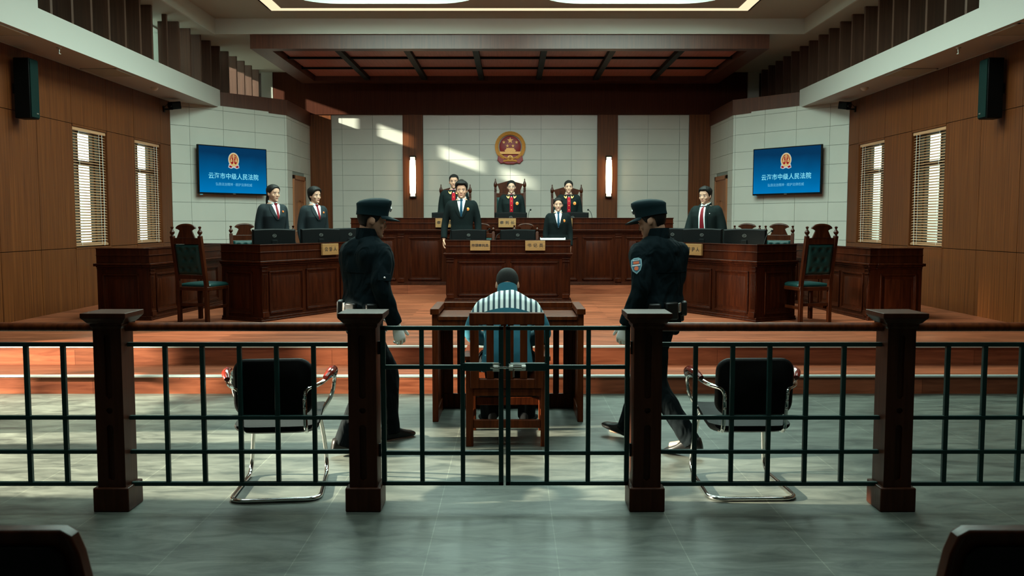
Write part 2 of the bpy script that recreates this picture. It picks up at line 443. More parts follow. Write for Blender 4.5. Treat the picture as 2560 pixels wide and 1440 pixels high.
for sg, nm in ((1, 'left'), (-1, 'right')):
    # white fascia and soffit running along the side wall
    b = MB()
    pts = [(-5.4*sg, -3.0), (-5.4*sg, 16.62), (-6.0*sg, 15.83), (-6.19*sg, 15.83), (-6.19*sg, -3.0)]
    b.prism(pts, 3.675, 4.0, 'z')
    struct('trim_fascia_'+nm, b, WHITETRIM, smooth=False)
    b = MB(); b.box(-5.42*sg, -6.18*sg, -3.0, 10.35, 4.0, 5.25); struct('wall_upper_'+nm, b, WHITETRIM, smooth=False)
    # deck behind the angled wall
    b = MB(); b.prism([(-6.19*sg, 15.95), (-6.05*sg, 15.95), (-4.62*sg, 17.86), (-4.62*sg, 19.84), (-6.19*sg, 19.84)], 3.86, 3.94, 'z'); struct('ledge_'+nm, b, WHITETRIM, smooth=False)
    # angled stone wall and the short return with the door
    def facet(P0, P1, z1, door=None):
        b = MB(); P0 = Vector((P0[0], P0[1], 0)); P1 = Vector((P1[0], P1[1], 0))
        L = (P1-P0).length; u = (P1-P0)/L; n = Vector((u.y, -u.x, 0))   # into the room for the left side
        M = Matrix(((u.x, n.x, 0, P0.x), (u.y, n.y, 0, P0.y), (0, 0, 1, 0), (0, 0, 0, 1)))
        zs = [STZ]
        z = .545
        while z < z1-.02: zs.append(z); z += .3405
        zs.append(z1)
        xs = [0]; x = .38 if door is None else .40
        while x < L-.05: xs.append(x); x += .70
        xs.append(L)
        for i in range(len(xs)-1):
            for k in range(len(zs)-1):
                a, c, e, f = xs[i], xs[i+1], zs[k], zs[k+1]
                if door and f <= door[2]+.12 and e < door[2]-.05:
                    for (p, q) in ((a, min(c, door[0])), (max(a, door[1]), c)):
                        if q-p > .01: b.box(p+.003, q-.003, -.012, 0, e+.003, min(f, 9)-.003, 0, M)
                    continue
                b.box(a+.003, c-.003, -.012, 0, e+.003, f-.003, 0, M)
        b.box(0, L, -.12, -.010, STZ, z1, 1, M)
        for q in range(len(b.v)): b.v[q] = (b.v[q][0]*sg, b.v[q][1], b.v[q][2])
        return b
    b = facet(FA, FB, 3.70); b2 = facet(FB, (-4.45, 19.8), 3.70, door=(.40, 1.42, 2.515)); b.merge(b2)
    struct('wall_angled_'+nm, b, [STONE, GROUT], smooth=False)
    # wood band above the angled wall
    b = MB()
    out = [(-5.40, 16.62), (-4.425, 17.70), (-4.425, 19.82)]; inn = [(-5.56, 16.44), (-4.62, 17.70), (-4.62, 19.82)]
    ring = [(x*sg, y) for x, y in (out+inn[::-1])]
    b.prism(ring, 3.67, 3.965, 'z'); struct('trim_band_'+nm, b, REDWOOD, smooth=False)
    # vertical fins on the ledge, each a board standing across the clerestory
    root = structroot('fins_'+nm)
    ys = [10.70+.51*k for k in range(19)]
    for k, y in enumerate(ys):
        if sg == 1 and k == 6: y -= .08
        f = MB(); f.box(-5.46*sg, (-5.53 if sg == 1 and k == 7 else -5.80)*sg, y, y+.055, 3.93 if y > 16.3 else 4.0, 4.846); f.build('fin', FINWOOD, root, smooth=False)
    b = MB(); b.box(-5.50*sg, -5.24*sg, 19.72, 19.8, 3.94, 4.85); struct('column_'+nm, b, PLASTER, smooth=False)

# back wall: stone fields between wood pillars, wood header above
b = MB()
for (x0, x1, xs) in ((-3.98, -2.39, [-3.745, -3.062]), (-1.94, 1.94, [-1.365, -.685, 0, .685, 1.365]), (2.39, 3.98, [3.07, 3.77])):
    X = [x0]+xs+[x1]; Z = [.345, .548, .889, 1.229, 1.57, 1.91, 2.25, 2.59, 2.93, 3.27, 3.61, 3.93]
    for i in range(len(X)-1):
        for k in range(len(Z)-1):
            b.box(X[i]+.003, X[i+1]-.003, 19.8, 19.815, Z[k]+.003, Z[k+1]-.003, 0)
b.box(-5.4, 5.4, 19.812, 20.0, STZ, 3.94, 1)
for (x0, x1) in ((-4.45, -3.98), (-2.39, -1.94), (1.94, 2.39), (3.98, 4.45)):
    b.box(x0, x1, 19.74, 19.83, STZ, 3.93, 2)
b.box(-5.25, 5.25, 19.72, 20.0, 3.925, 4.86, 3)
b.box(-6.2, 6.2, 19.90, 20.1, 3.7, 5.0, 3)
struct('wall_back', b, [STONE, GROUT, WALLWOOD, HEADERWOOD], smooth=False)

# wall behind the camera closes the room
b = MB(); b.box(-6.3, 6.3, -3.3, -3.05, 0, 5.4); struct('wall_front', b, PLASTER, smooth=False)

# ceilings: perimeter slab, coffer faces, upper ceiling with a cove slot, inner panel with two rounded roof lights
CZ = 4.845; UZ = 5.11
b = MB()
b.box(-6.2, -5.19, 10.0, 15.76, CZ+.001, CZ+.03); b.box(5.19, 6.2, 10.0, 15.76, CZ+.001, CZ+.03)
b.box(-6.2, 6.2, 15.765, 20.1, CZ+.001, CZ+.03)
b.box(-5.20, -5.17, -3.05, 15.78, CZ, UZ+.02, 1); b.box(5.17, 5.20, -3.05, 15.78, CZ, UZ+.02, 1)
b.box(-5.20, 5.20, 15.75, 15.78, CZ, UZ+.02, 1)
# upper ceiling ring
b.box(-5.2, -4.03, -3.05, 15.78, UZ, UZ+.03); b.box(4.03, 5.2, -3.05, 15.78, UZ, UZ+.03); b.box(-4.03, 4.03, 15.20, 15.78, UZ, UZ+.03)
# slot walls and roof of the slot
for sg in (1, -1):
    b.box(-4.05*sg, -4.03*sg, -3.05, 15.22, UZ, UZ+.2, 1)
    b.box(-3.82*sg, -3.80*sg, -3.05, 15.0, UZ, UZ+.2, 1)
    b.box(-4.05*sg, -3.80*sg, -3.05, 15.22, UZ+.19, UZ+.21, 1)
b.box(-4.05, 4.05, 15.20, 15.22, UZ, UZ+.2, 1); b.box(-3.82, 3.82, 14.98, 15.0, UZ, UZ+.2, 1); b.box(-4.05, 4.05, 14.98, 15.22, UZ+.19, UZ+.21, 1)
# solid panel over the gallery
b.box(-3.82, 3.82, -3.05, 3.2, UZ, UZ+.03); b.box(-3.82, 3.82, 6.8, 7.8, UZ, UZ+.03); b.box(-.44, .44, 3.2, 6.8, UZ, UZ+.03); b.box(-3.82, -3.5, 3.2, 6.8, UZ, UZ+.03); b.box(3.5, 3.82, 3.2, 6.8, UZ, UZ+.03)
b.box(-6.2, -5.2, -3.05, 10.0, 5.25, 5.3, 1); b.box(6.2, 5.2, -3.05, 10.0, 5.25, 5.3, 1)
# inner panel with rounded holes: triangulated ring strips
def rrect(x0, x1, y0, y1, r, k=8):
    P = []
    for cx, cy, a0 in ((x1-r, y1-r, 0), (x0+r, y1-r, PI/2), (x0+r, y0+r, PI), (x1-r, y0+r, 1.5*PI)):
        for i in range(k+1): a = a0+PI/2*i/k; P.append((cx+r*math.cos(a), cy+r*math.sin(a)))
    return P
for (x0, x1) in ((-3.80, 0.0), (0.0, 3.80)):
    hx0, hx1 = (x0+.28, x1-.44) if x0 < 0 else (x0+.44, x1-.28)
    inner = rrect(hx0, hx1, 8.9, 14.70, .75)
    outer = []
    cx, cy = (hx0+hx1)/2, 11.8
    for (x, y) in inner:
        dx, dy = x-cx, y-cy
        t = min(((x1-cx) if dx > 0 else (x0-cx))/dx if abs(dx) > 1e-6 else 9e9, ((15.0-cy) if dy > 0 else (7.8-cy))/dy if abs(dy) > 1e-6 else 9e9)
        outer.append((cx+dx*t, cy+dy*t))
    n = len(inner)
    vs = [(x, y, UZ) for x, y in inner]+[(x, y, UZ) for x, y in outer]+[(x, y, UZ+.03) for x, y in inner]
    fs = [[i, (i+1) % n, (i+1) % n+n, i+n] for i in range(n)]+[[i, i+2*n, (i+1) % n+2*n, (i+1) % n] for i in range(n)]
    b.add(vs, fs[:n], 0)
    for (x, y) in ((x0, 7.8), (x1, 7.8), (x0, 15.0), (x1, 15.0)):     # corner fills
        near = [min((i for i in range(n) if abs(outer[i][k]-(x, y)[k]) < 1e-5), key=lambda i: (outer[i][0]-x)**2+(outer[i][1]-y)**2) for k in (0, 1)]
        b.add([(x, y, UZ), (*outer[near[0]], UZ), (*outer[near[1]], UZ)], [(0, 1, 2)], 0)
# roof above the panel, open over the roof lights
b.box(-6.3, -3.6, -3.2, 20.2, 5.34, 5.42, 1); b.box(6.3, 3.6, -3.2, 20.2, 5.34, 5.42, 1); b.box(-3.6, 3.6, -3.2, 3.2, 5.34, 5.42, 1); b.box(-3.6, 3.6, 6.8, 8.88, 5.34, 5.42, 1); b.box(-3.6, 3.6, 17.5, 20.2, 5.34, 5.42, 1); b.box(-.44, .44, 8.8, 17.6, 5.34, 5.42, 1); b.box(-3.6, 3.6, 15.22, 15.78, UZ+.03, UZ+.06, 1); b.box(-6.2, 6.2, 15.78, 20.1, UZ+.03, UZ+.06, 1)
struct('ceiling', b, [CEILPAINT, PLASTER], smooth=False, fix=False)
for i, (x0, x1) in enumerate(((-3.52, -.44), (.44, 3.52))):
    b = MB(); b.prism(rrect(x0-.02, x1+.02, 8.88, 14.72, .75), UZ+.002, UZ+.010, 'z'); struct('window_skylight', b, GLASS, smooth=False)
# cove strips, a warm lamp in the slot
for nm, bx in (('cove_light', (-4.028, 4.028, 15.002, 15.198)), ('cove_light', (-4.025, -3.825, 3.0, 14.99)), ('cove_light', (3.825, 4.025, 3.0, 14.99))):
    b = MB(); b.box(bx[0], bx[1], bx[2], bx[3], UZ+.004, UZ+.03)
    o = b.build(nm, COVE, smooth=False)
    lab = {15.002: 'warm light strip across the far side of the ceiling slot'}.get(bx[2], 'warm light strip along the %s side of the ceiling slot' % ('left' if bx[0] < 0 else 'right'))
    tag(o, lab, 'ceiling light', 'cove light strips')

# wood canopy hung under the ceiling over the bench
b = MB()
b.box(-4.58, 4.58, 15.80, 16.02, 4.60, CZ); b.box(-4.58, 4.58, 19.36, 19.75, 4.60, CZ)
b.box(-4.58, -4.25, 16.02, 19.36, 4.60, CZ); b.box(4.25, 4.58, 16.02, 19.36, 4.60, CZ)
root = structroot('ceiling_canopy')
b.build('frame', REDWOOD, root, smooth=False)
xs = [-4.25, -3.1, -1.86, -.62, .62, 1.86, 3.1, 4.25]; yy = [16.02, 17.13, 18.25, 19.36]
for i in range(7):
    for k in range(3):
        p = MB(); p.box(xs[i]+.05, xs[i+1]-.05, yy[k]+.02, yy[k+1]-.02, 4.70, 4.73); p.build('panel', CANOPYRED, root, smooth=False)
for x in xs[1:-1]:
    p = MB(); p.box(x-.055, x+.055, 16.02, 19.36, 4.62, 4.72); p.build('rail', BLACKSTEEL, root, smooth=False)
for y in yy[1:3]:
    p = MB(); p.box(-4.25, 4.25, y-.02, y+.02, 4.66, 4.735); p.build('crossbar', BLACKSTEEL, root, smooth=False)

# added outside walls: the left ones block the sun, the right one dims its windows
b = MB(); b.box(-9.2, -9.0, 7.2, 16.25, 0, 10); b.box(-9.2, -9.0, 16.25, 30, 0, 5.02); b.box(-24.2, -24.0, -14, 9.6, 0, 18); struct('sun_block_left', b, BLOCKWALL, smooth=False)
b = MB(); b.box(9.2, 9.0, 2, 30, 0, 7.5); struct('sky_block_right', b, BLOCKWALL, smooth=False)

# windows and blinds
WINFRAME = mat('window_frame_paint', (.16, .13, .10), rough=.5)
for i, q in enumerate(GAL):
    b = MB(); b.box(-WX-.10, -WX-.11, q[0], q[1], q[2], q[3]); struct('window_%d' % (5+i), b, GLASS, smooth=False)
def window(sg, y0, n, side, pos):
    y1 = y0+1.06
    b = MB(); x = -(WX+.15)*sg
    r = structroot('window_%d' % n)
    f = MB()
    fx0, fx1 = x-.03, x+.03
    for (a, c, e, g) in ((y0, y0+.05, 1.19, 2.88), (y1-.05, y1, 1.19, 2.88), (y0, y1, 1.19, 1.25), (y0, y1, 2.82, 2.88), (y0, y1, 2.36, 2.43), (y0+.34, y0+.40, 1.2, 2.88), (y1-.22, y1-.16, 1.2, 2.88)):
        f.box(fx0, fx1, a, c, e, g)
    f.build('window_frame', WINFRAME, r, smooth=False)
    p = MB(); p.box(x-.005, x+.005, y0+.04, y1-.04, 1.2, 2.87); p.build('window_pane', GLASS, r, smooth=False)
    t = thing('venetian_blind', 'open wooden venetian blind in the %s window of the %s wall' % (pos, side), 'window blind', (-(WX+.045)*sg, (y0+y1)/2, 1.2), 0, 'wooden venetian blinds')
    h = MB(); h.box(-.03, .03, -.505, .505, 1.625, 1.67); h.build('head_rail', BLINDWOOD, t, smooth=False)
    s = MB()
    for k in range(40):
        z = .05+k*.0395
        a = R(24)*sg; dx, dz = .0235*math.cos(a), .0235*math.sin(a)
        s.add([(-dx, -.5, z+dz), (dx, -.5, z-dz), (dx, .5, z-dz), (-dx, .5, z+dz), (-dx, -.5, z+dz+.0025), (dx, -.5, z-dz+.0025), (dx, .5, z-dz+.0025), (-dx, .5, z+dz+.0025)],
              [(0,1,2,3), (4,7,6,5), (0,4,5,1), (1,5,6,2), (2,6,7,3), (3,7,4,0)])
    s.build('slats', BLINDWOOD, t, smooth=False)
    br = MB(); br.box(-.025, .025, -.5, .5, .012, .034); br.build('bottom_rail', BLINDWOOD, t, smooth=False)
    for q in (-.3, .3):
        c = MB(); c.tube([(.026*sg, q, .02), (.026*sg, q, 1.63)], .0022, 5); c.build('ladder_cord', PAPERWHITE, t)
    c = MB(); c.tube([(.033*sg, .38, 1.63), (.035*sg, .385, .9), (.04*sg, .36, .1), (.06*sg, .3, .015)], .003, 6, smooth=6); c.build('pull_cord', PAPERWHITE, t)
window(1, 12.2, 1, 'left', 'nearer'); window(1, 14.2, 2, 'left', 'farther'); window(-1, 12.2, 3, 'right', 'nearer'); window(-1, 14.2, 4, 'right', 'farther')

# doors in the short returns
for sg, n in ((1, 1), (-1, 2)):
    r = structroot('door_%d' % n)
    f = MB(); X = -4.45*sg
    def px(v): return X+v*sg
    for (a, c, e, g) in ((18.12, 18.20, STZ, 2.515), (19.06, 19.14, STZ, 2.515), (18.12, 19.14, 2.43, 2.515)):
        f.box(px(-.03), px(.035), a, c, e, g)
    f.build('door_frame', DOORWOOD, r, smooth=False, bevel=.006)
    d = MB(); d.box(px(-.03), px(.005), 18.20, 19.06, STZ+.01, 2.43)
    for (a, c) in ((18.28, 18.58), (18.68, 18.98)):
        for (e, g) in ((.55, 1.15), (1.28, 2.0)):
            for (p, q, s, t) in ((a, a+.03, e, g), (c-.03, c, e, g), (a, c, e, e+.03), (a, c, g-.03, g)): d.box(px(.005), px(.014), p, q, s, t)
    d.build('door_leaf', DOORWOOD, r, smooth=False)
    h = MB(); h.tube([(px(.005), 18.28, 1.36), (px(.055), 18.28, 1.36), (px(.055), 18.40, 1.36)], .011, 8); h.box(px(.004), px(.012), 18.255, 18.305, 1.28, 1.44); h.build('door_handle', STEEL, r)
# ------------------------------------------------------------------ railing
POSTX = (-2.107, -.757, .763, 2.107); FY = 4.705
def post_proto():
    t = thing('railing_post', '', 'railing post', (0, FY, 0), 0, 'wooden railing posts')
    b = MB(); b.box(-.095, .095, -.095, .095, 0, .13); b.build('base', POSTWOOD, t, bevel=.006)
    # shaft with slots recessed into the front and back faces
    s = MB(); s.box(-.0745, .0745, -.056, .056, .13, 1.0)
    def face(y0, y1):
        # face slab with two rounded slots and a round hole left open: built from strips
        w = .0745; sl = .018
        s.box(-w, -sl, y0, y1, .13, 1.0); s.box(sl, w, y0, y1, .13, 1.0)
        for (z0, z1) in ((.13, .165+.0), (.47, .53), (.562, .608), (.955, 1.0)): s.box(-sl, sl, y0, y1, z0, z1)
        for zc, up in ((.165, -1), (.47, 1), (.608, -1), (.955, 1)):          # rounded slot ends
            P = [(-sl, zc)]+[(-sl*math.cos(PI*i/8), zc-up*sl*(1-math.sin(PI*i/8))*-1*0) for i in []]
            for sd in (-1, 1):
                arc = [(sd*sl*math.cos(PI/2*i/5), zc-up*sl+up*sl*math.sin(PI/2*i/5)) for i in range(6)]
                pts = [(sd*sl, zc)]+arc[::1]
                s.prism(pts if sd*up < 0 else pts[::-1], y0, y1, 'y')
        for sd in (-1, 1):
            for up in (-1, 1):
                zc = .546
                arc = [(sd*.017*math.cos(PI/2*i/5), zc+up*.016*math.sin(PI/2*i/5)) for i in range(6)]
                pts = [(sd*sl, zc+up*.0165)]+arc
                s.prism(pts, y0, y1, 'y')
    face(-.0745, -.056); face(.056, .0745)
    s.build('shaft', POSTWOOD, t, smooth=False)
    c = MB()
    rings = []
    for (w, z) in ((.0745, .985), (.085, 1.0), (.085, 1.012), (.097, 1.02), (.108, 1.034), (.117, 1.044), (.1195, 1.05), (.1195, 1.072)):
        rings.append([(-w, -w, z), (w, -w, z), (w, w, z), (-w, w, z)])
    c.loft(rings); c.build('cap', POSTWOOD, t, smooth=False, bevel=.003)
    return t
POSTL = ('wooden railing post at the left end, left of the sunlit visitor chair',
         'wooden railing post that carries the left leaf of the iron gate',
         'wooden railing post that carries the right leaf of the iron gate',
         'wooden railing post at the right end, its side lit reddish')
p0 = post_proto(); p0.location.x = POSTX[0]; p0['label'] = POSTL[0]
for x, l in zip(POSTX[1:], POSTL[1:]): dup(p0, (x, FY, 0), 0, l)

def panel(name, x0, x1, bars, label):
    t = thing(name, label, 'railing', ((x0+x1)/2, FY, .12), 0, 'barred railing panels')
    ox = (x0+x1)/2
    h = MB(); h.tube([(x0-ox, 0, .868), (x1-ox, 0, .868)], .024, 14, flat=(1.15, 1.0)); h.build('handrail', DOCKWOOD, t)
    for z in (.773, .374, .186, .008):
        r = MB(); r.box(x0-ox, x1-ox, -.013, .013, z-.011, z+.011); r.build('rail', GREENIRON, t, bevel=.003)
    for x in bars:
        v = MB(); v.box(x-ox-.012, x-ox+.012, -.012, .012, .006, .775); v.build('baluster', GREENIRON, t, bevel=.003)
    return t
panel('barred_railing', -2.03, -.834, [-1.83+.2*i for i in range(5)], 'dark green barred railing panel in front of the left visitor chair')
panel('barred_railing', .84, 2.03, [1.03+.2*i for i in range(5)], 'dark green barred railing panel in front of the right visitor chair')
panel('barred_railing', -3.38, -2.184, [-2.38-.2*i for i in range(5)], 'dark green barred railing panel running off beyond the left end post')
panel('barred_railing', 2.184, 3.38, [2.39+.2*i for i in range(5)], 'dark green barred railing panel running off beyond the right end post')

def gate(x0, x1, label, latch):
    t = thing('gate_leaf', label, 'gate', ((x0+x1)/2, FY, .12), 0, 'iron gate leaves')
    ox = (x0+x1)/2; w = x1-x0
    f = MB()
    for x in (x0+.013, x1-.013): f.box(x-ox-.013, x-ox+.013, -.013, .013, 0, .872)
    for z in (.011, .861): f.box(x0-ox, x1-ox, -.013, .013, z-.011, z+.011)
    f.build('gate_frame', GREENIRON, t, bevel=.003)
    for k in (1, 2):
        x = x0+w*k/3-ox; v = MB(); v.box(x-.012, x+.012, -.012, .012, .01, .86); v.build('baluster', GREENIRON, t, bevel=.003)
    for z, h in ((.179, .011), (.650, .011)):
        r = MB(); r.box(x0-ox, x1-ox, -.0125, .0125, z-h, z+h); r.build('rail', GREENIRON, t, bevel=.003)
    inner = -1 if latch else 1
    lp = MB()
    a, c = ((x0-ox)+.012, (x0-ox)+w/3) if latch else (w/2-w/3, w/2-.012)
    lp.box(a, c, -.016, .016, .630, .672); lp.build('lock_plate', GREENIRON, t, bevel=.003)
    hx = (x1-ox+.012) if latch else (x0-ox-.012)
    for z in (.16, .72): 
        h = MB(); h.lathe([(.010, 0), (.010, .07)], (hx, 0, z), 8); h.build('hinge', BLACKSTEEL, t)
    if latch:
        l = MB(); l.box(a+.005, a+.095, -.024, -.016, .633, .669); l.build('bolt_plate', STEEL, t, bevel=.002)
        for q in (a+.016, a+.085):
            g = MB(); g.lathe([(.013, -.011), (.013, .011)], (0, 0, 0), 10, M=Matrix.Translation((q, -.030, .651)) @ Matrix.Rotation(PI/2, 4, 'Y')); g.build('bolt_guide', STEEL, t)
        bl = MB(); bl.tube([(a-.095, -.030, .651), (a+.09, -.030, .651)], .007, 10); bl.build('bolt', CHROME, t)
        k = MB(); k.tube([(a+.03, -.030, .651), (a+.03, -.036, .60)], .005, 8); k.build('bolt_handle', STEEL, t)
    else:
        g = MB(); g.lathe([(.014, -.012), (.014, .012)], (0, 0, 0), 10, M=Matrix.Translation((c-.028, -.030, .651)) @ Matrix.Rotation(PI/2, 4, 'Y')); g.box(c-.045, c-.01, -.022, -.016, .628, .674); g.build('bolt_keeper', STEEL, t)
gate(-.668, -.006, 'left leaf of the dark green iron gate between the posts', False)
gate(.006, .676, 'right leaf of the dark green iron gate, carrying the steel bolt', True)

# ------------------------------------------------------------------ chrome visitor chairs (they face away, towards the bench)
def visitor_chair(loc, rz, label):
    t = thing('visitor_chair', label, 'chair', loc, rz, 'chrome visitor chairs')
    r = .0125
    H = [(.165, .18, .425), (.188, .27, .412), (.215, .335, .22), (.226, .35, r+.06), (.230, .30, r), (.246, -.23, r)]
    P = H+[(-x, y, z) for x, y, z in H[::-1]]
    b = MB(); b.tube(fillet(P, .09), r, 12); b.build('base_frame', CHROME, t)
    # seat: soft slab that dips towards the back
    rings = []
    for k, (y, z) in enumerate(((-.17, .395), (-.10, .385), (.0, .395), (.12, .42), (.24, .435), (.29, .425))):
        w = .235 if 0 < k < 5 else .21; th = .028 if 0 < k < 5 else .015
        rings.append([(w*math.copysign(abs(math.cos(a))**.45, math.cos(a)), y, z+.02*abs(math.cos(a))**3+th*math.copysign(abs(math.sin(a))**.6, math.sin(a))) for a in [2*PI*i/24 for i in range(24)]])
    s = MB(); s.loft(rings); s.build('seat', BLACKLEATHER, t)
    # backrest: rounded, slightly curved slab leaning back
    prof = rrect(-.215, .215, .475, .80, .075, 6)
    b = MB()
    def bp(x, z, o): return (x, -.165-(z-.475)*.10-.03*(1-(x/.215)**2)+o, z)
    n = len(prof)
    rg = []
    for (sc, o) in ((.93, -.024), (1, -.012), (1, .012), (.93, .024)):
        rg.append([bp(x*sc, .6375+(z-.6375)*sc, o) for x, z in prof])
    b.loft(rg); b.build('backrest', BLACKLEATHER, t, ang=60)
    for s_ in (-1, 1):
        a = MB()
        Q = [(s_*.172, -.02, .375), (s_*.172, -.19, .378), (s_*.172, -.208, .47), (s_*.172, -.226, .632), (s_*.245, -.15, .640), (s_*.29, -.03, .665), (s_*.30, .10, .665), (s_*.30, .175, .625), (s_*.285, .17, .52), (s_*.215, .16, .415)]
        a.tube(fillet(Q, .05), .0115, 10)
        a.build('arm_frame', CHROME, t)
        g = MB(); g.tube([(s_*.272, -.08, .668), (s_*.292, -.02, .690), (s_*.30, .08, .692), (s_*.301, .15, .672), (s_*.301, .18, .64)], [.016, .024, .024, .022, .012], 12, smooth=5, flat=(1.0, .85)); g.build('arm_pad', REDARM, t)
        for z in (.52, .565, .60):
            k = MB(); k.ellipsoid((s_*.172, -.226-(z-.52)*.1, z), (.008, .006, .008), 10, 6); k.build('bolt_head', CHROME, t)
visitor_chair((-1.30, 5.005, 0), R(6), 'black chrome-framed visitor chair behind the left railing panel, lit by sun')
visitor_chair((1.385, 5.03, 0), R(1), 'black chrome-framed visitor chair behind the right railing panel')

# ------------------------------------------------------------------ defendant's chair and dock
t = thing('defendant_chair', 'slatted wooden armchair carrying the seated man in striped yoke', 'chair', (.005, 6.0, 0))
def bxo(name, m, par, *bs, bevel=.004):
    b = MB()
    for q in bs: b.box(*q)
    return b.build(name, m, par, bevel=bevel)
for s_ in (-1, 1):
    bxo('leg', DOCKWOOD, t, (s_*.283, s_*.233, -.015, .035, 0, .56)); bxo('leg', DOCKWOOD, t, (s_*.283, s_*.233, .46, .51, 0, .60))
    bxo('armrest', DOCKWOOD, t, (s_*.300, s_*.225, -.02, .54, .60, .632)); bxo('arm_support', DOCKWOOD, t, (s_*.283, s_*.233, -.015, .035, .56, .60))
    bxo('side_stretcher', DOCKWOOD, t, (s_*.27, s_*.245, .03, .47, .12, .165))
bxo('seat', DOCKWOOD, t, (-.285, .285, .0, .53, .405, .44))
bxo('rear_stretcher', DOCKWOOD, t, (-.233, .233, -.005, .025, .128, .186)); bxo('front_stretcher', DOCKWOOD, t, (-.233, .233, .47, .50, .19, .25)); bxo('seat_rail', DOCKWOOD, t, (-.233, .233, -.012, .02, .355, .405))
# back frame leans back slightly
M = Matrix.Translation((0, -.01, .44)) @ Matrix.Rotation(R(3), 4, 'X')
def bk(name, *q):
    b = MB(); b.box(*q, M=M); b.build(name, DOCKWOOD, t, bevel=.004)
bk('back_post', -.252, -.192, -.02, .02, -.03, .49); bk('back_post', .252, .192, -.02, .02, -.03, .49)
bk('top_rail', -.256, .256, -.022, .022, .415, .495); bk('bottom_rail', -.192, .192, -.018, .018, -.03, .035)
for (a, c) in ((-.140, -.090), (-.042, -.002), (.006, .046), (.09, .14)): bk('back_slat', a, c, -.012, .012, .035, .415)

t = thing('dock_table', 'wooden slatted dock table in front of the seated man, open towards the railing', 'table', (.008, 6.74, 0))
W2 = .585
for s_ in (-1, 1):
    bxo('leg', DOCKWOOD, t, (s_*W2, s_*(W2-.045), 0, .05, 0, .84)); bxo('leg', DOCKWOOD, t, (s_*W2, s_*(W2-.045), .52, .57, 0, .84))
    bxo('side_board', DOCKWOOD, t, (s_*(W2-.012), s_*(W2-.034), .05, .52, .10, .80))
    bxo('side_foot_rail', DOCKWOOD, t, (s_*W2, s_*(W2-.045), .05, .52, 0.0, .10))
    bxo('rim', DOCKWOOD, t, (s_*(W2+.012), s_*(W2-.055), -.02, .60, .84, .885))
for s_ in (-1, 1): bxo('back_corner_board', DOCKWOOD, t, (s_*(W2-.045), s_*(W2-.125), .53, .56, .12, .72))
bxo('rim', DOCKWOOD, t, (-W2+.055, W2-.055, .54, .60, .84, .885))
bxo('tabletop', DOCKWOOD, t, (-W2+.05, W2-.05, -.01, .54, .795, .825)); bxo('apron', DOCKWOOD, t, (-W2+.045, W2-.045, .0, .025, .745, .795))
bxo('back_foot_rail', DOCKWOOD, t, (-W2+.045, W2-.045, .53, .56, 0.0, .12)); bxo('back_top_rail', DOCKWOOD, t, (-W2+.045, W2-.045, .53, .56, .72, .84))
for x in (-.40, -.29, -.18, -.07, .07, .18, .29, .40):
    bxo('back_slat', DOCKWOOD, t, (x-.025, x+.025, .535, .555, .12, .72))

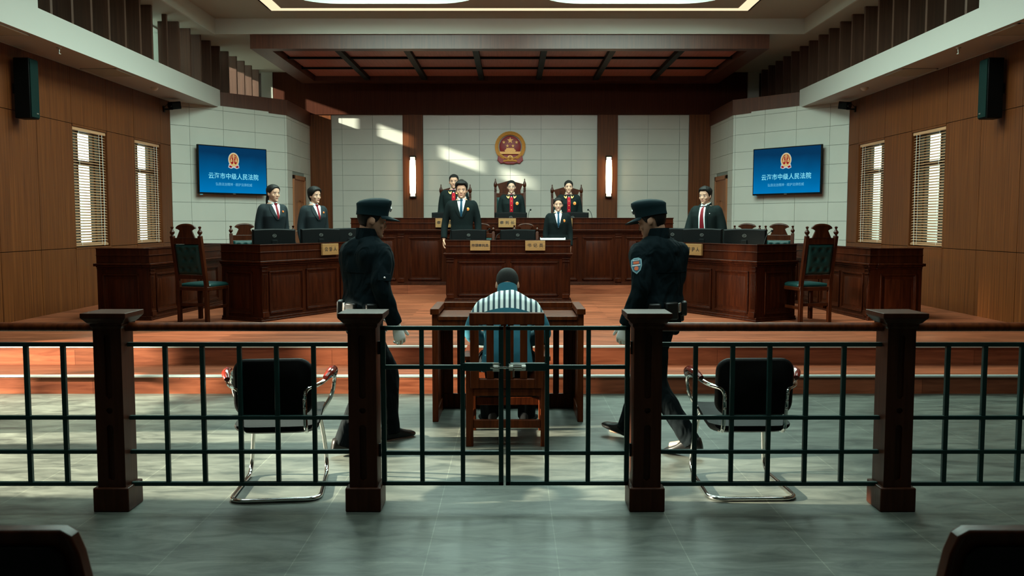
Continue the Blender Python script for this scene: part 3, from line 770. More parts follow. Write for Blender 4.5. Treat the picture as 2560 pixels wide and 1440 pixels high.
# ------------------------------------------------------------------ judicial furniture
def desk(name, label, loc, rz, L, D, H, bays, ledge, par_t=.10, ends=True, side_bays=True, worktop=None):
    """panelled desk. local: front face on y=0 looking to -y, x 0..L, depth +y; bays = list of (x0, x1) panels, pilasters where None"""
    t = thing(name, label, 'desk', loc, rz, None)
    zl = ledge
    body = MB(); body.box(.0, L, .0, .03, .03, zl-.06); body.box(0, .03, .03, D, .03, zl-.06); body.box(L-.03, L, .03, D, .03, zl-.06)
    body.build('carcass', DESKWOOD, t, smooth=False)
    base = MB()
    for (w, z0, z1) in ((.028, 0, .022), (.018, .022, .05)):
        base.box(-w, L+w, -w, .05, z0, z1); base.box(-w, .05, .05, D, z0, z1); base.box(L-.05, L+w, .05, D, z0, z1)
    base.build('base_moulding', DESKWOOD, t, bevel=.004)
    led = MB()
    for (w, z0, z1) in ((.012, zl-.075, zl-.05), (.03, zl-.05, zl-.025), (.045, zl-.025, zl)):
        led.box(-w, L+w, -w, .08, z0, z1); led.box(-w, .08, .08, D+.0, z0, z1); led.box(L-.08, L+w, .08, D, z0, z1)
    led.build('ledge_moulding', DESKWOOD, t, bevel=.006)
    wt = MB(); wt.box(.02, L-.02, .02, D+.06, zl-.04, zl-.005); wt.build('worktop', DESKWOOD, t, bevel=.004)
    par = MB(); par.box(-.01, L+.01, -.01, par_t, zl, H)
    if ends: par.box(-.01, .05, par_t, D, zl, H); par.box(L-.05, L+.01, par_t, D, zl, H)
    m = zl+(H-zl)*.53
    par.box(-.02, L+.02, -.02, 0, m-.006, m+.006); par.box(-.02, 0, 0, D, m-.006, m+.006); par.box(L, L+.02, 0, D, m-.006, m+.006)
    par.box(-.02, L+.02, -.02, par_t+.01, H-.012, H)
    if ends: par.box(-.02, .06, par_t, D, H-.012, H); par.box(L-.06, L+.02, par_t, D, H-.012, H)
    par.build('parapet', DESKWOOD, t, bevel=.003)
    z0, z1 = .085, zl-.13
    def raised(x0, x1, M=None):
        b = MB(); fr = .035
        for (a, c, e, g) in ((x0, x1, z0, z0+.02), (x0, x1, z1-.02, z1), (x0, x0+.02, z0, z1), (x1-.02, x1, z0, z1)): b.box(a, c, -.016, 0, e, g, 0, M)
        for (a, c, e, g) in ((x0+.02, x1-.02, z0+.02, z0+.032), (x0+.02, x1-.02, z1-.032, z1-.02), (x0+.02, x0+.032, z0+.02, z1-.02), (x1-.032, x1-.02, z0+.02, z1-.02)): b.box(a, c, -.008, 0, e, g, 0, M)
        i = .062
        rg = []
        for (q, y) in ((i, -.0005), (i+.03, -.012)): rg.append([(x0+q, y, z0+q), (x1-q, y, z0+q), (x1-q, y, z1-q), (x0+q, y, z1-q)])
        b.loft(rg, 0, True, M)
        b.build('raised_panel', DESKWOOD, t, bevel=.003)
    def pilaster(xc, M=None):
        b = MB(); w = .05
        b.box(xc-w, xc+w, -.014, 0, .05, zl-.075, 0, M)
        for q in (-.03, -.01, .01, .03): b.box(xc+q-.006, xc+q+.006, -.021, -.013, .15, zl-.16, 0, M)
        b.box(xc-w-.004, xc+w+.004, -.028, 0, .05, .115, 0, M); b.box(xc-w-.006, xc+w+.006, -.024, 0, zl-.135, zl-.118, 0, M); b.box(xc-w-.006, xc+w+.006, -.024, 0, zl-.088, zl-.075, 0, M)
        b.build('pilaster', DESKWOOD, t, bevel=.003)
    for q in bays:
        if isinstance(q, tuple): raised(*q)
        else: pilaster(q)
    if side_bays:
        Ml = Matrix(((0, 1, 0, 0), (-1, 0, 0, D), (0, 0, 1, 0), (0, 0, 0, 1)))      # left end face: local x runs from the back to the front
        raised(.07, D-.13, Ml)
        Mr = Matrix(((0, -1, 0, L), (1, 0, 0, 0), (0, 0, 1, 0), (0, 0, 0, 1)))
        raised(.13, D-.07, Mr)
    return t

# judges' bench
bench = desk('judges_bench', 'long panelled mahogany bench on the dais under the wall emblem', (-2.64, 14.74, .495), 0, 5.36, .62, 1.125,
             [.06, (.18, .74), .82, (.94, 1.50), (1.58, 2.14), 2.22, (2.34, 2.60), (2.68, 2.94), (3.02, 3.10), 3.16, (3.26, 3.78), (3.86, 4.38), 4.46, (4.58, 5.16), 5.30], .93, side_bays=False)
clerk = desk('clerk_desk', 'panelled mahogany desk in the centre, two plaques on its front', (-.955, 13.31, STZ), 0, 1.87, .50, .934, [.06, (.17, .90), (.97, 1.70), 1.81], .735)
# prosecution and defence desks, angled towards the centre
PA = (-2.985, 10.575); PU = (.472, .8816)
ang = math.atan2(PU[1], PU[0])
pros = desk('prosecution_desk', 'angled mahogany desk on the left with a plaque and two standing women behind', (PA[0], PA[1], STZ), ang, 2.42, .64, .934, [.055, (.13, .74), (.80, 1.42), (1.48, 2.1), 2.36], .735)
DA = (2.985+(-PU[0])*2.42*0, 10.575)
ang2 = math.atan2(-PU[1], PU[0])
dfx, dfy = 2.985-PU[0]*2.42, 10.575+PU[1]*2.42
defd = desk('defence_desk', 'angled mahogany desk on the right with a plaque and a standing man behind', (dfx, dfy, STZ), ang2, 2.42, .64, .934, [.06, (.32, .94), (1.0, 1.62), (1.68, 2.29), 2.365], .735)
# plain side desks next to the windows
a3 = math.atan2(1, .07)
desk('side_desk', 'dark mahogany side desk by the left windows', (-4.40, 10.75, STZ), a3, 2.5, .66, .885, [.06, (.16, .75), (.82, 1.41), (1.48, 2.07), 2.3], .70)
desk('side_desk', 'dark mahogany side desk by the right windows', (4.42-.07*2.5, 10.75+2.494, STZ), math.atan2(-1, .07), 2.5, .66, .885, [.2, (.43, 1.02), (1.09, 1.68), (1.75, 2.34), 2.44], .70)

# ------------------------------------------------------------------ court chairs
def finial(b, x, y, z, s=1, tall=False):
    if tall: P = [(.018, 0), (.024, .012), (.018, .025), (.024, .038), (.018, .05), (.024, .063), (.018, .078), (.026, .095), (.032, .12), (.028, .15), (.012, .19), (.007, .205), (.010, .215), (.005, .235)]
    else: P = [(.018, 0), (.012, .012), (.026, .03), (.028, .045), (.014, .065), (.009, .078), (.017, .092), (.017, .102), (.006, .108)]
    b.lathe([(r*s, q*s) for r, q in P], (x, y, z), 12)
def court_chair(name, label, loc, rz, w=.40, H=1.04, judge=False, group=None):
    """faces local -y; seat 0.46 m"""
    t = thing(name, label, 'chair', loc, rz, group)
    d = .41; lean = .10
    hp = H
    for s_ in (-1, 1):
        p = MB(); p.bar((s_*w/2, d/2, 0), (s_*w/2, d/2-.0, .46), .045, .045); p.bar((s_*w/2, d/2, .45), (s_*w/2, d/2+lean, hp), .045, .045); p.build('back_post', CHAIRWOOD, t, bevel=.004)
        f = MB(); finial(f, s_*w/2, d/2+lean, hp, 1.05, judge); f.build('finial', CHAIRWOOD, t)
        l = MB(); l.bar((s_*(w/2+.01), -d/2, 0), (s_*(w/2+.01), -d/2, .42), .045, .045); l.build('front_leg', CHAIRWOOD, t, bevel=.004)
        st = MB(); st.box(s_*w/2-.012, s_*w/2+.012, -d/2+.02, d/2-.02, .16, .195); st.build('side_stretcher', CHAIRWOOD, t, bevel=.003)
    st = MB(); st.box(-w/2, w/2, d/2-.02, d/2+.01, .20, .235); st.build('back_stretcher', CHAIRWOOD, t, bevel=.003)
    fr = MB(); fr.box(-w/2-.03, w/2+.03, -d/2-.03, d/2+.02, .385, .43); fr.build('seat_frame', CHAIRWOOD, t, bevel=.006)
    c = MB(); rg = []
    for (q, z) in ((.0, .43), (-.004, .445), (.012, .465), (.06, .476), (.16, .48)): rg.append([(x, y, z) for x, y in rrect(-w/2-.02+q, w/2+.02-q, -d/2-.025+q, d/2-.03-q, .03, 3)])
    c.loft(rg); c.build('seat_cushion', GREENLEATHER, t, ang=60)
    def by(z): return d/2+lean*(z-.45)/(hp-.45)
    rails = MB(); rails.bar((-w/2, by(.55), .55), (w/2, by(.55), .55), .03, .05); rails.build('lower_back_rail', CHAIRWOOD, t, bevel=.004)
    rails = MB(); rails.bar((-w/2, by(hp-.06), hp-.06), (w/2, by(hp-.06), hp-.06), .03, .075); rails.build('top_back_rail', CHAIRWOOD, t, bevel=.004)
    # tufted pads on both faces of the back
    x0, x1, z0, z1 = -w/2+.025, w/2-.025, .58, hp-.10
    n, k = 21, 25
    btn = [(-.3, .82), (0, .82), (.3, .82), (-.15, .5), (.15, .5), (-.3, .18), (0, .18), (.3, .18)]
    for sd in (-1, 1):
        V = []; F = []
        for j in range(k):
            for i in range(n):
                u = i/(n-1); v = j/(k-1)
                e = min(u, 1-u, v, 1-v)
                h = .030*min(1, (e/.10))**.5+.004
                for (bx_, bv) in btn:
                    dx = (u-.5-bx_)*(x1-x0); dz = (v-bv)*(z1-z0); r2 = dx*dx+dz*dz
                    h -= .022*math.exp(-r2/(2*.014**2))+.008*math.exp(-abs(abs(dx)-abs(dz)*.9)/.008)*math.exp(-r2/(2*.05**2))
                x = x0+u*(x1-x0); z = z0+v*(z1-z0)
                V.append((x, by(z)+sd*h, z))
        for j in range(k-1):
            for i in range(n-1): F.append([j*n+i, j*n+i+1, (j+1)*n+i+1, (j+1)*n+i])
        if sd == 1: F = [f[::-1] for f in F]
        m = MB(); m.add(V, F); pad = m.build('back_pad', GREENLEATHER, t, ang=80, fix=False)
        q = MB()
        for (bx_, bv) in btn:
            x = bx_*(x1-x0); z = z0+bv*(z1-z0); q.ellipsoid((x, by(z)+sd*.010, z), (.008, .006, .008), 8, 5)
        q.build('buttons', GREENLEATHER, pad)
    cr = MB(); zc = hp-.022
    if judge:
        pts = [(-.155, 0), (.155, 0), (.15, .05), (.175, .13), (.20, .165), (.0, .235), (-.20, .165), (-.175, .13), (-.15, .05)]
    else:
        pts = [(-.135, 0), (.135, 0), (.09, .085), (.125, .105)]+[(.125*math.cos(PI*i/12)*1.0, .105+.042*math.sin(PI*i/12)) for i in range(1, 12)]+[(-.125, .105), (-.09, .085)]
    sc = w/.42
    cr.prism([(x*sc, z+zc) for x, z in pts], d/2+lean-.013, d/2+lean+.013, 'y'); crest = cr.build('crest', CHAIRWOOD, t, bevel=.004)
    mo = MB()
    if judge:
        for (x, z, r) in ((0, .13, .034), (-.07, .12, .022), (.07, .12, .022), (-.05, .06, .018), (.05, .06, .018)):
            mo.tube([(x*sc+r*math.cos(2*PI*i/14), d/2+lean-.015, z+zc+r*math.sin(2*PI*i/14)) for i in range(15)], .004, 5)
        mo.build('carving', CHAIRWOOD, crest)
    else:
        mo.tube([(x*sc*1.05, d/2+lean, z+zc+.002) for x, z in [(.13*math.cos(PI*i/12), .105+.045*math.sin(PI*i/12)) for i in range(13)]], .017, 8); mo.build('crest_moulding', CHAIRWOOD, crest)
    return t
court_chair('court_chair', 'green tufted leather court chair beside the left side desk, seen from behind', (-3.72, 10.70, STZ), R(163), w=.385, group='green leather court chairs')
court_chair('court_chair', 'green tufted leather court chair beside the right side desk, seen from behind', (3.62, 10.70, STZ), R(-166), w=.385, group='green leather court chairs')
CH = [((-3.66, 12.40), 28, 'court chair behind the prosecution desk, empty, left of the standing women'),
      ((-3.20, 12.60), 28, 'court chair behind the prosecution desk, mostly hidden by the longer-haired woman'),
      ((3.50, 13.25), -28, 'court chair behind the defence desk, next to the standing man'),
      ((3.74, 12.42), -28, 'court chair behind the defence desk, farther from the standing man'),
      ((-.46, 14.37), 0, 'court chair behind the clerk desk, on the standing young man\'s side'),
      ((.27, 14.37), 0, 'court chair behind the clerk desk, on the standing woman\'s side')]
for (p, a, l) in CH: court_chair('court_chair', 'mahogany '+l, (p[0], p[1], STZ), R(a), w=.38, group='green leather court chairs')
for (x, h, l) in ((-1.007, 1.35, 'tall mahogany judge chair behind the judge at the left of the bench'), (.003, 1.455, 'tallest mahogany judge chair, behind the middle judge with glasses'), (1.054, 1.345, 'tall mahogany judge chair behind the judge at the right of the bench')):
    court_chair('judge_chair', l, (x, 16.1, .65), 0, w=.54, H=h, judge=True, group='tall judge chairs')

# ------------------------------------------------------------------ monitors, plaques, microphones, papers
def monitor_proto():
    t = thing('monitor', '', 'computer monitor', (0, 0, 0), 0, 'black desk monitors')
    # curved back shell, seen from behind (back faces -y)
    b = MB(); rg = []
    w, h = .275, .15
    for (q, y) in ((0, .02), (0, .0), (.02, -.02), (.08, -.035)):
        rg.append([(x*(1-q*.9), y, .235+z*(1-q)+.010*(1-(x/w)**2)*(1 if z > 0 else 0)) for x, z in [(-w, -h), (-w*.5, -h), (0, -h), (w*.5, -h), (w, -h), (w, h), (w*.5, h), (0, h), (-w*.5, h), (-w, h)]])
    b.loft(rg); b.build('housing', BLACKPLASTIC, t, ang=30, bevel=.003)
    s = MB(); s.box(-w+.012, w-.012, .0195, .0215, .095, .375); s.build('screen', mat('dark_screen', (.01, .012, .015), rough=.15), t, smooth=False)
    st = MB(); st.box(-.035, .035, -.05, -.02, .01, .25); st.build('stand', BLACKPLASTIC, t, bevel=.005)
    f = MB(); f.prism(rrect(-.12, .12, -.13, .07, .03, 4), 0, .012, 'z'); f.build('foot', BLACKPLASTIC, t, bevel=.003)
    r = MB(); r.tube([(.024*math.cos(2*PI*i/20), -.036, .305+.018*math.sin(2*PI*i/20)) for i in range(21)], .0022, 5); r.tube([(-.014, -.037, .304), (-.004, -.037, .309), (.004, -.037, .300), (.015, -.037, .305)], .0022, 5); r.build('ring_logo', GREYPLASTIC, t)
    return t
MP = None
def monitor(x, y, z, rz, label):
    global MP
    if MP is None:
        MP = monitor_proto(); MP.location = (x, y, z); MP.rotation_euler = (0, 0, rz); MP['label'] = label
    else: dup(MP, (x, y, z), rz, label)
ZW = STZ+.73
monitor(-.63, 13.62, ZW-.03, R(1), 'black monitor on the clerk desk in front of the standing young man')
monitor(.13, 13.62, ZW-.03, R(-1), 'black monitor on the clerk desk beside the standing woman')
for x, l in ((-1.05, 'black monitor on the bench before the judge at the left end'), (.02, 'black monitor on the bench before the middle judge'), (1.07, 'black monitor on the bench before the judge at the right end')):
    monitor(x, 15.02, .495+.83, 0, l)
def along(A, u, n, s, o): return (A[0]+u[0]*s+n[0]*o, A[1]+u[1]*s+n[1]*o)
PN = (-PU[1], PU[0])
for s, l in ((.62, 'black monitor on the prosecution desk before the woman with hair behind her shoulders'), (1.52, 'black monitor on the prosecution desk before the short-haired woman'), (2.15, 'black monitor at the far end of the prosecution desk, partly behind a guard')):
    x, y = along(PA, PU, PN, s, .36); monitor(x, y, ZW-.005, ang-R(34) if s < 2 else ang-R(34), l)
DN = (PU[1], PU[0]); DU = (-PU[0], PU[1])
for s, l in ((.60, 'black monitor on the defence desk beside the empty chairs'), (1.42, 'black monitor on the defence desk before the standing man'), (2.05, 'black monitor on the defence desk, half behind the right guard')):
    x, y = along((2.985, 10.575), DU, DN, s, .36); monitor(x, y, ZW-.005, ang2+R(34), l)

def plaque(s, loc, rz, label, w=.30, h=.148, size=.075, space=1.15):
    t = thing('name_plaque', label, 'plaque', loc, rz, 'engraved desk plaques')
    b = MB(); b.box(-w/2, w/2, -.028, 0, -h/2, h/2); b.build('plate', BRASS, t, bevel=.002)
    text_mesh('lettering', s, size, INK, t, (0, -.029, 0), bold=.0012, space=space)
plaque('助理审判员', (-.955+.515, 13.29, 1.195), 0, 'brass plaque on the clerk desk with five characters', size=.050, space=1.05, w=.30)
plaque('书 记 员', (-.955+1.345, 13.29, 1.195), 0, 'brass plaque on the clerk desk below the standing woman', size=.062)
plaque('审 判 长', (-.04, 14.72, 1.535), 0, 'brass plaque in the middle of the judges\' bench', size=.062, w=.29, h=.15)
plaque('审 判 员', (-1.09, 14.72, 1.535), 0, 'brass plaque on the bench, mostly behind the standing young man', size=.062, w=.29, h=.15)
plaque('审 判 员', (.90, 14.72, 1.535), 0, 'brass plaque on the bench, partly behind the standing clerk woman', size=.062, w=.29, h=.15)
x, y = along(PA, PU, PN, 1.24, -.02); plaque('公 诉 人', (x, y, 1.19), ang, 'wooden plaque on the front of the prosecution desk', size=.062, w=.32)
x, y = along((2.985, 10.575), DU, DN, 1.12, -.02); plaque('辩 护 人', (x, y, 1.19), ang2, 'wooden plaque on the front of the defence desk', size=.062, w=.32)

def mic(loc, tip, label):
    t = thing('gooseneck_microphone', label, 'microphone', loc, 0, 'gooseneck microphones')
    b = MB(); b.prism(rrect(-.05, .05, -.04, .04, .02, 3), 0, .025, 'z'); b.build('base', BLACKPLASTIC, t, bevel=.003)
    T = Vector(tip)
    n = MB(); n.tube([(0, 0, .02), (T.x*.15, T.y*.15, T.z*.55), (T.x*.5, T.y*.5, T.z*.88), tuple(T)], .0045, 7, smooth=6); n.build('neck', BLACKSTEEL, t)
    h = MB(); h.ellipsoid((T.x*1.06, T.y*1.06, T.z*1.01), (.016, .020, .016), 10, 8); h.build('capsule', BLACKPLASTIC, t)
mic((.305, 15.05, 1.425), (.05, .10, .33), 'gooseneck microphone on the bench between middle and right judge')
mic((1.42, 15.05, 1.425), (-.07, .10, .33), 'gooseneck microphone at the right end of the bench')
mic((-.42, 13.72, ZW), (.10, .12, .36), 'gooseneck microphone on the clerk desk before the young man')
mic((-.245, 13.72, ZW), (.10, .12, .30), 'gooseneck microphone between the two clerk desk monitors')
x, y = along(PA, PU, PN, 1.08, .36); mic((x, y, ZW), (-.16, .10, .28), 'gooseneck microphone between the prosecution desk monitors')
x, y = along((2.985, 10.575), DU, DN, .98, .36); mic((x, y, ZW), (.18, .12, .35), 'gooseneck microphone on the defence desk between two monitors')
x, y = along((2.985, 10.575), DU, DN, .22, .30); mic((x, y, ZW), (.14, .12, .36), 'gooseneck microphone at the near end of the defence desk')
x, y = along((2.985, 10.575), DU, DN, 1.62, .36); mic((x, y, ZW), (.10, .10, .36), 'gooseneck microphone before the standing defence man')
t = thing('document_tray', 'flat white document tray on the clerk desk before the standing woman', 'tray', (.66, 13.38, 1.279))
b = MB(); b.box(-.185, .185, -.05, .14, 0, .006); b.build('tray_base', PAPERWHITE, t, bevel=.002)
b = MB()
for q in ((-.19, .19, -.056, -.05, 0, .03), (-.19, -.184, -.05, .14, 0, .034), (.184, .19, -.05, .14, 0, .034)): b.box(*q)
b.build('tray_rim', PAPERWHITE, t, bevel=.001)

# ------------------------------------------------------------------ wall emblem, sconces, screens, speakers, small ceiling fittings
def star(b, x, z, r, y0, y1, m):
    pts = []
    for i in range(10):
        a = PI/2+PI*i/5; q = r if i % 2 == 0 else r*.40
        pts.append((x+q*math.cos(a), z+q*math.sin(a)))
    b.prism(pts, y0, y1, 'y', m)
t = thing('wall_emblem', 'round red and gold national emblem on the back wall', 'emblem', (0, 19.795, 3.20))
b = MB(); b.lathe([(.24, -.02), (.24, -.045), (.22, -.055), (.05, -.06)], (0, 0, .02), 48, axis='y'); b.build('red_field', EMBRED, t)
b = MB()       # ears of grain: ring open below with leaf notches
for i in range(41):
    pass
n = 56; rg = []
for i in range(n+1):
    a = R(-62)+ (R(304))*i/n; ro = .335+.006*(i % 2); ri = .262
    c, s = math.cos(a), math.sin(a)
    rg.append([(ri*c, -.02, .02+ri*s*1.0), (ri*c, -.075, .02+ri*s), ((ri+ro)/2*c, -.095, .02+(ri+ro)/2*s), (ro*c, -.06, .02+ro*s), (ro*c, -.005, .02+ro*s)])
b.loft(rg); b.build('grain_wreath', GOLD, t)
b = MB(); star(b, 0, .155, .075, -.085, -.055, 0)
for (x, z) in ((-.14, .115), (.14, .115), (-.062, .035), (.062, .035)): star(b, x, z, .042, -.085, -.055, 0)
b.build('stars', GOLD, t)
b = MB()       # gate building
b.prism([(-.21, -.145), (.21, -.145), (.235, -.09), (-.235, -.09)], -.09, -.05, 'y'); b.prism([(-.115, -.10), (.115, -.10), (.115, -.06), (-.115, -.06)], -.085, -.05, 'y'); b.prism([(-.135, -.07), (.135, -.07), (.09, -.035), (.085, -.012), (-.085, -.012), (-.09, -.035)], -.088, -.05, 'y')
b.build('gate_tower', GOLD, t)
b = MB()
b.lathe([(.065, -.05), (.065, -.10), (.035, -.105), (.035, -.05)], (0, 0, -.235), 20, axis='y')
b.tube([(-.22, -.075, -.15), (-.15, -.085, -.205), (-.07, -.09, -.24), (0, -.09, -.23), (.07, -.09, -.24), (.15, -.085, -.205), (.22, -.075, -.15)], .02, 8, smooth=4)
b.tube([(-.15, -.075, -.30), (-.06, -.085, -.285), (0, -.09, -.29), (.06, -.085, -.285), (.15, -.075, -.30)], .022, 8, smooth=4)
b.build('gear_and_tassels', GOLD, t)
b = MB(); b.prism([(-.26, -.16), (.26, -.16), (.285, -.28), (.21, -.355), (.15, -.335), (.08, -.36), (-.08, -.36), (-.15, -.335), (-.21, -.355), (-.285, -.28)][::-1], -.075, -.01, 'y'); b.build('ribbon', EMBRED, t, bevel=.008)

for x, l in ((-2.165, 'left'), (2.19, 'right')):
    t = thing('wall_sconce', 'tall glowing wall sconce on the pillar to the %s of the emblem' % l, 'wall lamp', (x, 19.74, 2.09), 0, 'glowing pillar sconces')
    b = MB(); b.box(-.062, .062, -.04, 0, .0, .92); b.build('back_plate', BLACKSTEEL, t, bevel=.004)
    b = MB(); b.box(-.07, .07, -.12, 0, .0, .03); b.box(-.068, .068, -.12, 0, .89, .92); b.build('end_cap', BLACKSTEEL, t, bevel=.003)
    b = MB(); rg = []
    for (r, z) in ((.05, .03), (.05, .09), (.062, .095), (.068, .3), (.07, .46), (.068, .62), (.062, .825), (.05, .83), (.05, .89)):
        rg.append([(r*math.cos(2*PI*i/20), -.075+.045*r/.07*math.sin(2*PI*i/20), z) for i in range(20)])
    b.loft(rg); b.build('lamp_shade', SHADE, t)

def screen_mat():
    m = bpy.data.materials.new('lit_screen_blue'); m.use_nodes = True
    N, L = nt(m); N.remove(N['Principled BSDF'])
    tc = N.new('ShaderNodeTexCoord'); sp = N.new('ShaderNodeSeparateXYZ'); L.new(tc.outputs['Object'], sp.inputs[0])
    mr = N.new('ShaderNodeMapRange'); mr.inputs[1].default_value = -.42; mr.inputs[2].default_value = .44; L.new(sp.outputs[2], mr.inputs[0])
    nz = N.new('ShaderNodeTexNoise'); nz.inputs['Scale'].default_value = 1.6; L.new(tc.outputs['Object'], nz.inputs['Vector'])
    ad = N.new('ShaderNodeMath'); ad.operation = 'MULTIPLY_ADD'; ad.inputs[1].default_value = .35; L.new(nz.outputs['Fac'], ad.inputs[0]); L.new(mr.outputs[0], ad.inputs[2])
    cr = N.new('ShaderNodeValToRGB'); e = cr.color_ramp.elements
    e[0].position = .15; e[0].color = (.0, .19, .50, 1); e[1].position = 1.1 if False else 1.0; e[1].color = (.002, .035, .10, 1)
    k = e.new(.6); k.color = (0, .10, .27, 1)
    L.new(ad.outputs[0], cr.inputs[0])
    em = N.new('ShaderNodeEmission'); em.inputs[1].default_value = 1.0; L.new(cr.outputs[0], em.inputs[0]); L.new(em.outputs[0], N['Material Output'].inputs[0])
    return m
SCREEN = screen_mat(); SCRTXT = emis('lit_screen_text', (.25, .80, .95), .95); SCRGOLD = emis('lit_screen_gold', (.72, .52, .20), .8); SCRRED = emis('lit_screen_red', (.34, .015, .02), .8); SCRWHITE = emis('lit_screen_white', (.6, .65, .65), .8); SCRPALE = emis('lit_screen_pale_blue', (.12, .50, .78), .8)
def tv(sg, label):
    u = Vector((.61257, .790415)); n = Vector((.790415, -.61257)); s = 1.185
    p = Vector(FA)+u*s+n*.10
    t = thing('wall_screen', label, 'television', (p.x*sg, p.y, 2.505), math.atan2(u.y, u.x) if sg == 1 else math.atan2(-u.y, u.x), 'wall screens')
    w, h = .745, .445
    b = MB(); b.box(-w, w, -.045, 0, -h, h); b.build('casing', BLACKPLASTIC, t, bevel=.006)
    b = MB(); b.box(-w+.02, w-.02, -.0475, -.0448, -h+.03, h-.018); sc = b.build('display', SCREEN, t, smooth=False)
    b = MB(); b.box(-.25, .25, 0, .095, -.2, .2); b.build('wall_bracket', BLACKSTEEL, t)
    text_mesh('title', '云海市中级人民法院', .118, SCRTXT, sc, (0, -.0485, -.115), bold=.0010, depth=.0004, space=1.06)
    text_mesh('motto', '弘扬法治精神 · 维护法律权威', .062, SCRPALE, sc, (0, -.0485, -.262), bold=.0008, depth=.0004, space=1.0)
    # court badge: gold-edged red oval with scales and a column
    b = MB(); E = lambda rx, rz, cz, k=28: [(rx*math.cos(2*PI*i/k), cz+rz*math.sin(2*PI*i/k)) for i in range(k)]
    b.prism(E(.118, .135, .20), -.0484, -.048, 'y', 0); b.prism([(-.105, .12), (.105, .12), (.12, .055), (.06, .035), (0, .055), (-.06, .035), (-.12, .055)], -.0484, -.048, 'y', 0)
    b.prism(E(.108, .125, .202), -.0488, -.0485, 'y', 1)
    b.prism(E(.085, .10, .206), -.0492, -.0489, 'y', 2)
    def bar2(x0, x1, z0, z1, m=1): b.box(x0, x1, -.0497, -.0493, z0, z1, m)
    bar2(-.009, .009, .11, .30); bar2(-.05, .05, .262, .274); bar2(-.028, .028, .284, .292); bar2(-.066, -.058, .16, .262); bar2(.058, .066, .16, .262); bar2(-.055, .055, .235, .243)
    for x in (-.05, .05): b.prism([(x-.026, .185), (x+.026, .185), (x, .232)], -.0497, -.0493, 'y', 1); b.prism([(x-.026, .178), (x+.026, .178), (x+.014, .160), (x-.014, .160)][::-1], -.0497, -.0493, 'y', 1)
    b.prism([(-.05, .10), (.05, .10), (.0, .15)], -.0497, -.0493, 'y', 1)
    b.prism([(-.09, .10), (-.03, .075), (-.06, .05), (-.105, .065)][::-1], -.0497, -.0493, 'y', 2); b.prism([(.09, .10), (.03, .075), (.06, .05), (.105, .065)], -.0497, -.0493, 'y', 2)
    b.build('badge', [SCRWHITE, SCRGOLD, SCRRED], sc, smooth=False)
    b = MB(); b.box(-.03, .03, -.047, -.0445, -h+.008, -h+.018); b.build('maker_mark', GREYPLASTIC, t, smooth=False)
    b = MB(); b.box(-w+.03, -w+.09, -.04, -.015, -h-.018, -h); b.build('sensor', mat('blue_sensor', (.12, .3, .42), rough=.3), t, bevel=.004)
    return t
tv(1, 'blue lit wall screen on the left angled wall'); tv(-1, 'blue lit wall screen on the right angled wall')

